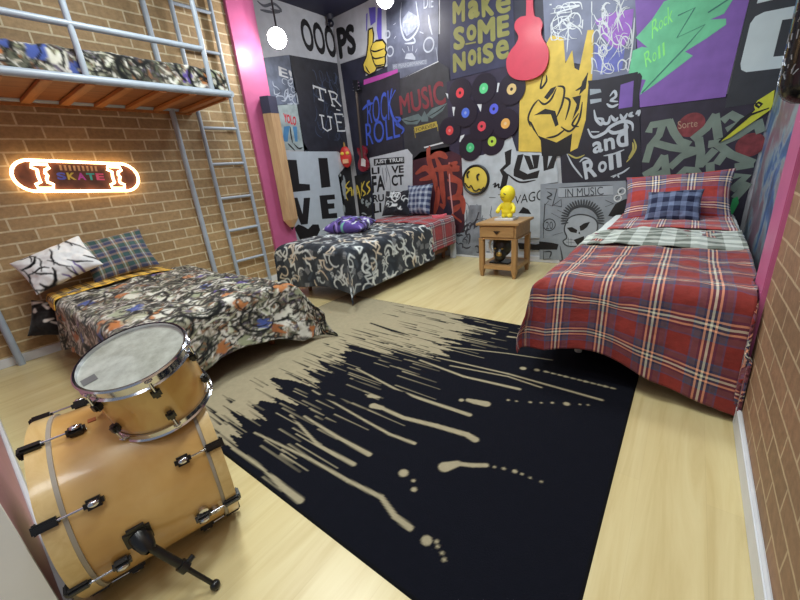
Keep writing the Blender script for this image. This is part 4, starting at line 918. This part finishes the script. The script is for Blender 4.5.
def blk():
    c = Canvas(.5, .5, .006, (30, 28, 28)); rn = random.Random(9)
    for k in range(26):
        x, y = rn.uniform(0, .5), rn.uniform(0, .5); c.cap((x, y), (x+rn.uniform(-.08, .08), y+.02), .014, .006, rn.choice([(190, 184, 178), (120, 110, 104), (150, 146, 140)]))
    return c
spread1 = bpy.data.objects['bedspread']
q_ = pillow('hanging_corner', .32, .28, .13, (-3.84, .41, .30), (.3, .75, -.25), (-.3, .2, .9), TINT, 'black and white bundled corner', 'x', col=blk(), seed=5)
del q_['category']; q_.parent = spread1; q_.location = WO[q_.name]-WO[spread1.name]
loftc = graffiti(1.2, 2.2, 21)
o = cover('bedspread', .66, 1.93, 2.09, dl=lambda b: .19, dr=lambda b: .02, df=lambda a: .15, origin=(-3.30, 1.89), rot=pi, m=TINT, canvas=loftc, fine=.009, seed=11, flare=.02, folds=.008, r=.05, tail=.05, wr=.012)
tag(o, 'paint splashed bedspread on the loft bed high under the ceiling', 'bedspread', 'bedspreads')
# --- bed 2: dark doodle bed, head at the back wall
bedbase('single_bed', -3.28, -2.44, 2.30, 4.2, .53, 'single bed under the dark doodle print cover, head at the back wall')
d2 = doodle(2.3, 2.7, 5)
o = cover('bedspread', .88, 1.33, .55, dl=lambda b: .16, dr=lambda b: .47, df=lambda a: .47+.03*sin(a*5+1.2), origin=(-3.29, 2.26), rot=0, m=TINT, canvas=d2, fine=.0085, seed=4.1, tail=.2, folds=.012, wr=.010, flare=.05, r=.08)
tag(o, 'dark slate bedspread covered with pale chalky doodles', 'bedspread', 'bedspreads')
RT1 = [(0, (150, 44, 50)), (.30, (70, 36, 52)), (.36, (196, 190, 190)), (.40, (60, 60, 92)), (.47, (200, 150, 130)), (.50, (60, 60, 92)), (.57, (196, 190, 190)), (.61, (70, 36, 52)), (.68, (150, 44, 50))]
tart2 = plaid_mat('red_tartan_small', .24, .24, RT1, RT1, .5)
o = cover('blanket', .95, 1.88, .562, dl=lambda b: .3, dr=lambda b: .38, df=lambda a: .0001, origin=(-3.35, 2.26), rot=0, m=tart2, y_from=1.24, fine=.012, seed=6, flare=.07, folds=.01)
tag(o, 'red tartan blanket band across the head of the dark doodle bed', 'blanket')
dp = Canvas(.45, .45, .006, (26, 28, 36)); rnd = random.Random(14)
for k in range(16):
    x, y = rnd.uniform(.05, .4), rnd.uniform(.05, .4); a = rnd.uniform(0, 6)
    dp.arc((x, y), rnd.uniform(.02, .05), a, a+4, .008, (190, 196, 200))
dp.arc((.22, .26), .07, 0, 6.3, .01, (200, 205, 208)); dp.cap((.19, .13), (.25, .13), .02, .02, (200, 205, 208))
pillow('pillow', .44, .36, .13, (-3.15, 4.02, .75), (1, .1, 0), (-.1, .45, .9), TINT, 'black pillow with white drawings on the dark doodle bed', col=dp, seed=3)
bc = [(0, (52, 66, 104)), (.5, (186, 194, 204))]
bchk = plaid_mat('blue_white_check', .075, .075, [(0, (34, 48, 86)), (.55, (150, 160, 178))], [(0, (34, 46, 82)), (.55, (150, 160, 176))], .5)
pillow('pillow', .42, .40, .13, (-2.83, 4.07, .78), (1, -.05, .02), (0, .32, .93), bchk, 'navy and white checked pillow standing on the dark doodle bed', seed=4)
fw = Canvas(.6, .5, .005, (84, 66, 140)); rnd = random.Random(8)
for k in range(190):
    x, y = rnd.uniform(0, .6), rnd.uniform(0, .5); a = rnd.uniform(0, 3); fw.cap((x, y), (x+.05*cos(a), y+.05*sin(a)), rnd.uniform(.007, .018), .006, rnd.choice([(104, 80, 170), (24, 24, 38), (150, 130, 196), (110, 170, 160), (30, 28, 56), (200, 208, 216), (22, 22, 30), (60, 44, 110)]))
def rolled():
    o = pillow('folded_blanket', .50, .36, .17, (-2.98, 2.90, .635), (1, .25, .0), (-.25, 1, .10), TINT, 'purple and teal patterned folded blanket on the dark doodle bed', 'blanket', col=fw, seed=9)
rolled()
tag(MB().box(-2.43, -2.36, 4.14, 4.2, 0, .44, bev=.008).build('side_panel', mat((196, 202, 212), .5)), 'white upright panel at the head of the dark doodle bed', 'panel')
pillow('sheet_edge', .30, .20, .10, (-2.47, 4.03, .50), (.1, 1, -.05), (-.3, .1, .9), mat((206, 90, 104), .8), 'pink sheet corner at the head of the dark doodle bed', 'sheet', seed=12)
# --- bed 3: tartan bed on the right
bedbase('single_bed', -.49, .27, 2.12, 4.2, .56, 'single bed with big red tartan cover along the right wall', wood=False)
ST = lambda: [(0, (128, 36, 32)), (.05, (134, 40, 34)), (.38, (66, 74, 112)), (.415, (88, 68, 82)), (.52, (22, 34, 74)), (.565, (244, 176, 140)), (.605, (20, 32, 70)), (.65, (228, 228, 204)), (.695, (20, 32, 70)), (.74, (244, 176, 140)), (.78, (26, 40, 82)), (.83, (88, 68, 82)), (.93, (66, 74, 112)), (.965, (128, 36, 32))]
tart3 = plaid_mat('red_tartan_large', .205, .235, ST(), ST(), .5, ou=.25, ov=.1)
o = cover('bedspread', .83, 1.30, .555, dl=lambda b: .44-.07*math.exp(-((b-.3)/.3)**2), dr=lambda b: .50, df=lambda a: .51-.10*math.exp(-((a-.20)/.26)**2)+.06*(a/.8)**2, origin=(-.52, 1.97), rot=0, m=tart3, fine=.013, seed=3.2, tail=.10, folds=.014, wr=.014, flare=.09, r=.08, extra=lambda x, y, z, u, v: (min(x, .795+.035*min(1, max(0, (y-.15)/.2)) if y > -.12 else .81), y, z))
tag(o, 'large red tartan bedspread hanging to the floor in front of the right wall', 'bedspread', 'bedspreads')
wsh = mat((214, 220, 220), .8, var=.05)
o = cover('white_sheet', .84, 2.2, .558, dl=lambda b: .20, dr=lambda b: .05, df=lambda a: .0001, origin=(-.52, 1.97), rot=0, m=wsh, y_from=1.2, fine=.02, seed=5, folds=.012, r=.06, wr=.008, extra=lambda x, y, z, u, v: (min(x, .842), y, z))
tag(o, 'white under sheet showing at the sides of the tartan bed head', 'sheet')
gc = plaid_mat('green_white_check', .16, .12, [(0, (104, 112, 100)), (.5, (200, 208, 200))], [(0, (94, 102, 96)), (.5, (208, 214, 206))], .5)
o = cover('throw_blanket', .85, 1.33, .57, dl=lambda b: .14, dr=lambda b: .05, df=lambda a: .0001, origin=(-.53, 1.97), rot=0, m=gc, y_from=.74, fine=.014, seed=8, folds=.01, wr=.013, r=.05, extra=lambda x, y, z, u, v: (min(x, .842), y, z))
tag(o, 'sage green and white checked throw across the tartan bed', 'blanket')
lt = plaid_mat('pale_tartan', .205, .235, [(a, tuple(min(255, int(c*1.15+24)) for c in q)) for a, q in ST()], [(a, tuple(min(255, int(c*1.15+24)) for c in q)) for a, q in ST()], .5)
o = cover('sheet', .74, 2.16, .578, dl=lambda b: .02, dr=lambda b: .02, df=lambda a: .0001, origin=(-.46, 1.97), rot=0, m=lt, y_from=1.31, fine=.016, seed=9, folds=.01, r=.05, extra=lambda x, y, z, u, v: (min(x, .81), y, z))
tag(o, 'red tartan turned down sheet between the checked throw and the pillows', 'sheet')
pillow('pillow', .76, .44, .17, (-.09, 3.99, .735), (1, .05, .03), (0, .5, .8), plaid_mat('lit_pillow_tartan', .26, .24, [(a, tuple(min(255, int(c*1.25+10)) for c in q)) for a, q in ST()], [(a, tuple(min(255, int(c*1.2+10)) for c in q)) for a, q in ST()], .5, ou=.35, ov=.1), 'wide red tartan pillow standing at the head of the tartan bed', seed=6)  # tartan colours lightened to paint in the light on the pillow
pillow('cushion', .37, .27, .12, (-.09, 3.74, .69), (1, -.04, .03), (.05, .5, .75), plaid_mat('blue_buffalo_check', .085, .085, [(0, (20, 30, 66)), (.55, (112, 126, 160))], [(0, (18, 28, 60)), (.55, (116, 130, 162))], .5), 'small navy checked cushion in front of the tartan pillow', 'cushion', seed=7)

# ------------------------------------------------------------------ rug
def rug():
    x0, x1, y0, y1 = -2.66, -.08, .502, 2.43; st = .006
    c = Canvas(x1-x0, y1-y0, st, (10, 12, 22)); BG = (150, 141, 117); NV = (10, 12, 22); rnd = random.Random(2)
    def W(px, py):
        d = ray(px, py); t = -CAM[2]/d[2]; P = CAM+d*t; return (P[0]-x0, P[1]-y0)
    # beige field with a ragged edge running in drips toward the right
    U = x1-x0; V = y1-y0
    for j in range(c.ny):
        v = j*st
        sm_ = lambda a, b_: min(1, max(0, (v-a)/(b_-a)))
        e = .98+.55*sm_(1.06, 1.2)-.25*sm_(1.75, 1.9)+.16*noise.noise(Vector((v*2.2, 1.7, 0)))+.30*noise.noise(Vector((v*9, 4.1, 0)))+.24*noise.noise(Vector((v*30, 2.2, 0)))
        e = max(.75, e)
        i = int(e/st); c.a[j, :i] = np.array(lin(BG))
    for k in range(210):   # thin navy lenses inside the beige
        v = rnd.uniform(0, V); u = rnd.uniform(.62, 1.35+.45*max(0, (v-1.2)/.75)); l = rnd.uniform(.04, .28); w = rnd.uniform(.002, .008)
        c.cap((u, v), (u+l, v-.03*l), .001, w, NV)
    for k in range(120):
        v = rnd.uniform(0, V); u = rnd.uniform(.8, 1.5+.4*max(0, (v-1.2)/.75)); l = rnd.uniform(.06, .3)
        c.cap((u, v), (u+l, v), .003, .001, BG)
    def D(pts, w0, w1=None):
        w0 *= .85; w1 = w1*.85 if w1 else None
        P = [W(200+a*.55, 290+b*.55) for a, b in pts]; w1 = w1 or w0; n = len(P)-1
        for i in range(n): c.cap(P[i], P[i+1], w0+(w1-w0)*i/n, w0+(w1-w0)*(i+1)/n, BG)
    D([(165, 230), (215, 285), (280, 320)], .006, .012); D([(190, 232), (250, 270), (308, 302)], .006, .014); D([(100, 262), (200, 310), (270, 350), (330, 380), (355, 415), (382, 436)], .006, .014)
    D([(60, 290), (120, 330), (150, 360), (183, 386)], .008, .017); D([(205, 185), (300, 240), (345, 265), (390, 282)], .005, .010); D([(315, 213), (330, 217)], .024, .018); D([(330, 217), (370, 235), (430, 250), (485, 266), (500, 275)], .012, .020)
    D([(285, 145), (360, 185), (400, 200), (490, 230)], .006, .014); D([(400, 130), (480, 160), (580, 183)], .008, .012); D([(430, 125), (560, 155), (730, 203)], .006, .009); D([(488, 203), (500, 206), (520, 210)], .016, .026)
    D([(445, 325), (468, 319)], .030, .018); D([(468, 319), (495, 322), (520, 322)], .012, .012)
    for a, b, q in ((535, 325, .006), (552, 328, .007), (572, 333, .010), (585, 338, .006), (600, 345, .005), (620, 352, .005), (370, 336, .022), (388, 350, .008), (389, 366, .012), (412, 459, .020), (430, 461, .007), (432, 470, .006), (440, 482, .006), (444, 494, .007), (587, 145, .020), (612, 148, .016), (560, 203, .008), (575, 205, .006), (600, 207, .008), (620, 208, .006), (640, 208, .008), (666, 210, .016), (690, 211, .006), (705, 212, .006), (475, 203, .014)):
        D([(a, b), (a+.5, b)], q)
    for k in range(11): D([(628+k*12, 151+k*3), (634+k*12, 152.5+k*3)], .008 if k % 3 else .012, .005)
    D([(560, 87), (592, 91)], .012, .006); D([(410, 60), (470, 66), (535, 82)], .008, .010); D([(430, 78), (520, 98)], .006); D([(440, 104), (560, 118), (640, 130)], .007, .004); D([(455, 140), (560, 160), (620, 180)], .006)
    D([(400, 35), (480, 48), (520, 60)], .006, .003); D([(450, 45), (480, 50)], .005)
    for pts, w in (([(310, 62), (350, 76), (380, 84)], .016), ([(430, 22), (500, 40), (590, 60)], .008), ([(200, 155), (260, 185), (300, 212)], .02), ([(190, 165), (230, 190)], .014), ([(220, 195), (245, 200), (270, 212)], .026), ([(95, 300), (130, 330), (160, 350)], .016), ([(160, 232), (220, 262)], .012), ([(280, 165), (370, 190), (410, 215)], .012), ([(300, 130), (370, 140), (440, 165)], .012)):
        P = [W(200+a*.55, 290+b*.55) for a, b in pts]
        for i in range(len(P)-1): c.cap(P[i], P[i+1], w*(.5+.5*i), w*(.9-.6*(i == len(P)-2)), NV)
    # keep long drips on top of the navy shapes
    D([(310, 195), (325, 198)], .02, .01)
    b = int(.010/st)+1; 
    for sl in ((slice(0, b), slice(None)), (slice(-b, None), slice(None)), (slice(None), slice(-b, None)), (slice(None), slice(0, b))): c.a[sl] = np.array(lin((14, 15, 20)))
    nx, ny = c.nx, c.ny
    X, Y = np.meshgrid(np.linspace(x0, x1, nx), np.linspace(y0, y1, ny)); Zt = np.full_like(X, .009)
    Zt[0, :] = Zt[-1, :] = .0; Zt[:, 0] = Zt[:, -1] = .0
    V_ = np.stack([X.ravel(), Y.ravel(), Zt.ravel()], 1)
    idx = np.arange(nx*ny).reshape(ny, nx); Fc = np.stack([idx[:-1, :-1].ravel(), idx[:-1, 1:].ravel(), idx[1:, 1:].ravel(), idx[1:, :-1].ravel()], 1).tolist()
    o = mk('rug', V_, Fc, col_mat('rug_pile', .98, .5, 0, 260), None, smooth=True, col=c.a.reshape(-1, 3))
    tag(o, 'large navy black rug with beige paint drips flowing across it', 'rug')
rug()

# ------------------------------------------------------------------ nightstand
def nightstand():
    x0, x1, y0, y1, H = -1.70, -1.29, 3.50, 3.93, .575
    wd = wood_mat('pine_stain', (152, 116, 74), (180, 142, 94), rough=.45, axis=0); wl = wood_mat('pine_leg', (144, 110, 70), (172, 134, 86), rough=.5, axis=2)
    r = empty('nightstand', ((x0+x1)/2, (y0+y1)/2, 0), 'small wooden nightstand with one drawer and a low shelf', 'nightstand')
    MB().box(x0-.02, x1+.02, y0-.02, y1+.02, H-.025, H, bev=.005).build('top', wd, r)
    MB().box(x0+.01, x1-.01, y0+.012, y1-.01, H-.155, H-.025).build('apron', wd, r)
    dr = MB().box(x0+.03, x1-.03, y0-.002, y0+.014, H-.145, H-.035, bev=.003).build('drawer', wd, r)
    xc = (x0+x1)/2; zc = H-.09
    MB().add([(xc-.035, y0-.004, zc+.01), (xc+.035, y0-.004, zc+.01), (xc, y0-.004, zc-.022), (xc-.035, y0-.012, zc+.01), (xc+.035, y0-.012, zc+.01), (xc, y0-.016, zc-.022)], [(0, 1, 2), (3, 5, 4), (0, 3, 4, 1), (1, 4, 5, 2), (2, 5, 3, 0)]).build('drawer_pull', mat((52, 42, 34), .4, .5), dr)
    MB().box(x0+.0, x1-.0, y0+.0, y1, H-.17, H-.155, bev=.004).build('moulding', wd, r)
    for x in (x0+.028, x1-.028):
        for y in (y0+.028, y1-.028):
            b = MB(); b.box(x-.026, x+.026, y-.026, y+.026, .06, H-.155, bev=.004); b.lathe([(0, .02), (.06, .03)], (x, y, 0), (0, 0, 1), 4, u=(.707, .707, 0)); b.build('leg', wl, r)
    MB().box(x0+.005, x1-.005, y0+.01, y1-.01, .085, .13, bev=.004).build('shelf', wd, r)
nightstand()
def figure():
    x, y, z = -1.475, 3.73, .60; ym = mat((232, 214, 40), .55, var=.05)
    bk_ = tag(MB().box(x-.11, x+.09, y-.085, y+.075, .5755, .5995, bev=.003).build('book', mat((206, 208, 210), .5)), 'white book lying under the yellow toy figure', 'book')
    r = empty('toy_figure', (x, y, z), 'bright yellow toy figure with a round head standing on the nightstand', 'toy')
    b = MB(); b.sphere((x, y, z+.10), (.058, .05, .085), 18); b.sphere((x-.005, y, z+.06), (.062, .054, .05), 18)
    b.sphere((x, y-.004, z+.235), (.078, .074, .088), 22)
    for k in (-1, 1):
        b.sphere((x+k*.030, y-.012, z+.022), (.03, .042, .026), 14); b.tube([(x+k*.045, y-.01, z+.14), (x+k*.08, y-.03, z+.10), (x+k*.082, y-.055, z+.075)], [.022, .02, .022], 10); b.sphere((x+k*.082, y-.058, z+.07), .025, 12)
    o = b.build('body', ym, r, True); rm = o.modifiers.new('blend', 'REMESH'); rm.mode = 'VOXEL'; rm.voxel_size = .006; rm.use_smooth_shade = True
    sm = o.modifiers.new('soft', 'SMOOTH'); sm.iterations = 6
    for k in (-1, 1):
        MB().tube([(x-.03+k*.028-.012, y-.078, z+.245+.006*k), (x-.03+k*.028+.012, y-.081, z+.238)], .004, 6).build('eye', mat((80, 66, 20), .5), r)
    MB().tube([(x-.055, y-.07, z+.215), (x-.03, y-.08, z+.212), (x-.005, y-.08, z+.215)], .003, 6).build('mouth', mat((110, 90, 20), .5), r)
figure()
def ornament():
    x, y, z = -1.51, 3.67, .131; k = mat((26, 26, 28), .3); br = mat((168, 140, 84), .35, .8)
    r = empty('ornament', (x, y, z), 'dark sculpted ornament with brass details on the nightstand shelf', 'ornament')
    MB().box(x-.11, x+.11, y-.09, y+.09, z, z+.015, bev=.004).build('plinth', k, r)
    b = MB(); b.sphere((x, y+.01, z+.17), (.10, .09, .115), 22); b.sphere((x, y-.05, z+.09), (.065, .06, .075), 18); b.sphere((x+.07, y, z+.23), (.03, .03, .045), 12); b.sphere((x-.07, y, z+.23), (.03, .03, .045), 12)
    o = b.build('body', k, r, True); rm = o.modifiers.new('blend', 'REMESH'); rm.mode = 'VOXEL'; rm.voxel_size = .008; rm.use_smooth_shade = True
    MB().sphere((x+.01, y-.105, z+.11), (.034, .02, .026), 14).build('brass_muzzle', br, r, True)
    for s in (-1, 1): MB().sphere((x+s*.04, y-.09, z+.165), (.014, .012, .009), 10).build('brass_eye', br, r, True)
    MB().tube([(x-.09, y-.05, z+.1), (x-.12, y-.05, z+.17), (x-.115, y-.04, z+.23), (x-.095, y-.03, z+.245)], .011, 10).build('pale_handle', mat((200, 196, 190), .4), r, True)
ornament()

# ------------------------------------------------------------------ drums
CHR = mat((205, 206, 214), .14, 1, var=.05); BLK = mat((22, 22, 24), .28, var=.05)
def drums():
    C = Vector((-1.356, .180, .276)); R = .2703; th = 1.33986
    ax = Vector((cos(th), sin(th), 0)); u = Vector((-sin(th), cos(th), 0)); w = Vector((0, 0, 1))
    def at(s, deg, rad): a = radians(deg); return C+ax*s+(u*cos(a)+w*sin(a))*rad
    t = NT('maple_shell'); v = t.coord('Object', (3, 3, 3)); nz = t.noise(v, 1.6, 4, .5, .5)
    c = t.ramp(nz, [(.3, lin((176, 132, 74))), (.5, lin((202, 160, 96))), (.7, lin((214, 178, 118)))])
    t.base(c); t.b.inputs['Roughness'].default_value = .28; t.b.inputs['Coat Weight'].default_value = .6; t.b.inputs['Coat Roughness'].default_value = .1; shell_m = t.m
    hoop_m = wood_mat('maple_hoop', (198, 166, 108), (216, 188, 134), rough=.3, coat=.5)
    r = empty('bass_drum', C-Vector((0, 0, .276)), 'large natural maple bass drum lying on its side with a black spur', 'drum')
    MB().lathe([(-.165, R-.012), (-.165, R-.004), (.2, R-.004), (.2, R-.012)], C, ax, 72).build('shell', shell_m, r, True)
    for s0, s1, sg, nm in ((-.195, -.152, -1, 'near'), (.195, .228, 1, 'far')):
        MB().lathe([(s0, R-.02), (s0, R+.004), (s1, R+.004), (s1, R-.02), (s0, R-.02)], C, ax, 72).build('hoop', hoop_m, r, True)
        e = s1 if sg < 0 else s0
        MB().lathe([(e-.001, R-.006), (e-.001, R+.0025), (e+.010*-sg, R+.0025), (e+.010*-sg, R-.006)], C, ax, 72).build('inlay_ring', mat((150, 142, 132), .45), r, True)
        MB().lathe([(s0+.01 if sg < 0 else s1-.01, .001), (s0+.01 if sg < 0 else s1-.01, R-.02)], C, ax, 60).build('drum_head', mat((196, 196, 192), .5), r)
    for k in range(8):
        deg = 153+45*k
        dd = radians(deg); n = u*cos(dd)+w*sin(dd); tn = ax.cross(n)
        for s0, s1, sg in ((-.195, -.085, -1), (.225, .125, 1)):
            if n.z < -.9: continue
            Rm_ = Matrix((ax, tn, n)).transposed().to_4x4(); Rm_.translation = C+ax*s1+n*R
            lg = MB().box(-.022, .022, -.014, .014, -.006, .022, Rm_, .007).build('lug', BLK, r, True)
            MB().sphere(C+ax*s1+n*(R+.022), (.013, .009, .006), 12, Matrix((ax, tn, n)).transposed()).build('lug_badge', CHR, lg, True)
            Rc = Rm_.copy(); Rc.translation = C+ax*(s0+(.012 if sg < 0 else -.012))+n*R
            b = MB(); b.box(-.024 if sg < 0 else -.030, .030 if sg < 0 else .024, -.012, .012, -.002, .018, Rc, .006); b.box(-.026, -.014, -.014, .014, -.016, .014, Rc, .004) if sg < 0 else b.box(.014, .026, -.016, .016, -.02, .014, Rc, .004)
            b.build('claw', BLK, r, True)
            MB().tube([C+ax*s0+n*(R+.010), C+ax*s1+n*(R+.012)], .0032, 8).build('tension_rod', CHR, r, True)
    MB().box(-.010, .010, -.007, .007, -.001, .0015, Matrix((ax, ax.cross((u*cos(1.76)+w*sin(1.76))), (u*cos(1.76)+w*sin(1.76)))).transposed().to_4x4()).build if False else None
    dd = radians(101); n = u*cos(dd)+w*sin(dd); Rb = Matrix((ax, ax.cross(n), n)).transposed().to_4x4(); Rb.translation = C+ax*-.05+n*(R-.004)
    MB().box(-.010, .010, -.008, .008, 0, .002, Rb).build('badge', mat((150, 80, 40), .4), r)
    # spurs
    tip = Vector((-.985, .19, .016))
    for k, (deg, tp) in enumerate(((185.5, tip), (-5.5, None))):
        P0 = at(-.03, deg, R-.006); dd = radians(deg); n = u*cos(dd)+w*sin(dd)
        if tp is None: tp = C+(Vector((C.x, C.y, 0))-C)+(-(tip-Vector((C.x, C.y, 0))))+ax*2*((tip-C).dot(ax)); tp.z = .016
        d = (tp-P0).normalized(); Rm_ = Matrix((ax, ax.cross(n), n)).transposed().to_4x4(); Rm_.translation = P0
        sp = MB().box(-.032, .032, -.036, .036, -.001, .012, Rm_, .011).build('spur_mount', BLK, r, True)
        MB().lathe([(0, .027), (.02, .027), (.05, .02), (.06, .013)], P0, (n*.5+d*.5), 20).build('spur_knuckle', BLK, sp, True)
        Q = P0+n*.02+d*.03; MB().tube([Q, Q+(tp-Q)*.5], .012, 12).build('spur_tube', BLK, r, True)
        MB().tube([Q+(tp-Q)*.45, tp], .007, 10).build('spur_rod', BLK, r, True)
        MB().tube([Q+(tp-Q)*.46, Q+(tp-Q)*.56], .017, 12).build('spur_collar', BLK, r, True)
        MB().tube([Q+(tp-Q)*.52, Q+(tp-Q)*.52+Vector((.0, .03, .012))], .008, 8).build('wing_screw', BLK, r, True)
        MB().sphere(tp, .015, 14).build('rubber_foot', BLK, r, True)
    # chrome fittings low on the shell
    for s, deg in ((.13, 194), (.16, 200)):
        n = u*cos(radians(deg))+w*sin(radians(deg)); MB().lathe([(0, .014), (.012, .014), (.014, .004)], C+ax*s+n*(R-.004), n, 14).build('chrome_fitting', CHR, r, True)
    # tom
    T = Vector((-1.209, .247, .724)); R2 = .137; nt = Vector((.204, -.208, 1)).normalized(); H = .2
    r2 = empty('tom_drum', T-nt*H, 'small maple tom drum with white head standing on top of the bass drum', 'drum')
    t = NT('tom_shell'); v = t.coord('Object', (1, 1, 1)); sp_ = t.n('ShaderNodeSeparateXYZ'); t.l(v, sp_.inputs[0]); nz = t.noise(v, 9, 3, .5, .4)
    t.base(t.ramp(t.math('ADD', t.math('MULTIPLY', sp_.outputs[0], 2.0), nz), [(.2, lin((176, 108, 58))), (.5, lin((200, 150, 84))), (.8, lin((216, 180, 110)))])); t.b.inputs['Roughness'].default_value = .25; t.b.inputs['Coat Weight'].default_value = .6
    MB().lathe([(-.01, R2-.01), (-.01, R2-.003), (-H+.01, R2-.003), (-H+.01, R2-.01)], T, nt, 64).build('shell', t.m, r2, True)
    MB().lathe([(-.030, R2+.001), (-.030, R2+.0075), (-.026, R2+.002), (-.004, R2+.003), (.002, R2+.009), (.006, R2+.005), (.005, R2-.001), (-.004, R2-.002), (-.030, R2-.001)], T, nt, 72).build('top_hoop', CHR, r2, True)
    MB().lathe([(-H+.012, R2-.001), (-H+.012, R2+.006), (-H+.008, R2+.002), (-H-.006, R2+.003), (-H-.01, R2+.008), (-H-.013, R2+.004), (-H-.012, R2-.002)], T, nt, 72).build('bottom_hoop', CHR, r2, True)
    hd = NT('worn_head'); nz = hd.noise(hd.coord('Object'), 26, 6, .7); n2 = hd.noise(hd.coord('Object'), 6, 3)
    hd.base(hd.mix(.4, hd.ramp(nz, [(.35, lin((128, 130, 122))), (.7, lin((178, 181, 174)))]), hd.ramp(n2, [(.3, lin((118, 118, 104))), (.7, lin((176, 180, 178)))]))); hd.b.inputs['Roughness'].default_value = .4
    MB().lathe([(-.006, .0005), (-.006, R2-.0015)], T, nt, 64).build('drum_head', hd.m, r2)
    MB().lathe([(-H+.0, .0005), (-H+.0, R2-.003)], T, nt, 48).build('drum_head', mat((190, 190, 188), .5), r2)
    e1 = nt.cross(Vector((0, 1, 0))).normalized(); e1 = -e1 if e1.x < 0 else e1; e2 = nt.cross(e1)
    # dark sticker near the left edge
    d1 = ray(90, 379); tt = ((T-Vector(CAM)).dot(nt)-.004)/Vector(d1).dot(nt); S0 = Vector(CAM)+Vector(d1)*tt
    ra = (S0-T); ra = (ra-nt*ra.dot(nt)).normalized(); rb = nt.cross(ra); S0 = T+ra*(R2-.026)-nt*.0055
    Rs = Matrix((ra, rb, nt)).transposed().to_4x4(); Rs.translation = S0
    MB().box(-.016, .018, -.015, .015, 0, .0006, Rs).build('sticker', mat((92, 92, 94), .5), r2)
    # lugs facing the camera at the seen spots
    for k in range(6):
        phi = 2*pi*k/6
        d = None
        base_dir = ray(157, 398); tt = None
        d0 = Vector((0-T.x, 0-T.y, 0)); d0 = (d0-nt*d0.dot(nt)).normalized()   # towards the camera
        a = phi+radians(2); n = (d0*cos(a)+nt.cross(d0)*sin(a)).normalized(); tn = nt.cross(n)
        Rl = Matrix((tn, nt, n)).transposed().to_4x4(); 
        for z_, nm in ((-.052, 1), (-H+.052, -1)):
            Rl.translation = T+nt*z_+n*(R2-.003)
            lg = MB().box(-.012, .012, -.015, .015, 0, .022, Rl, .006).build('lug', BLK, r2, True)
            MB().tube([T+nt*(z_)+n*(R2+.013), T+nt*(z_+nm*.05)+n*(R2+.011)], .0035, 8).build('tension_rod', CHR, lg, True)
            Rl2 = Rl.copy(); Rl2.translation = T+nt*(z_+nm*.046)+n*(R2+.004)
            MB().box(-.010, .010, -.006, .006, -.004, .012, Rl2, .004).build('hoop_claw', CHR, lg, True)
drums()
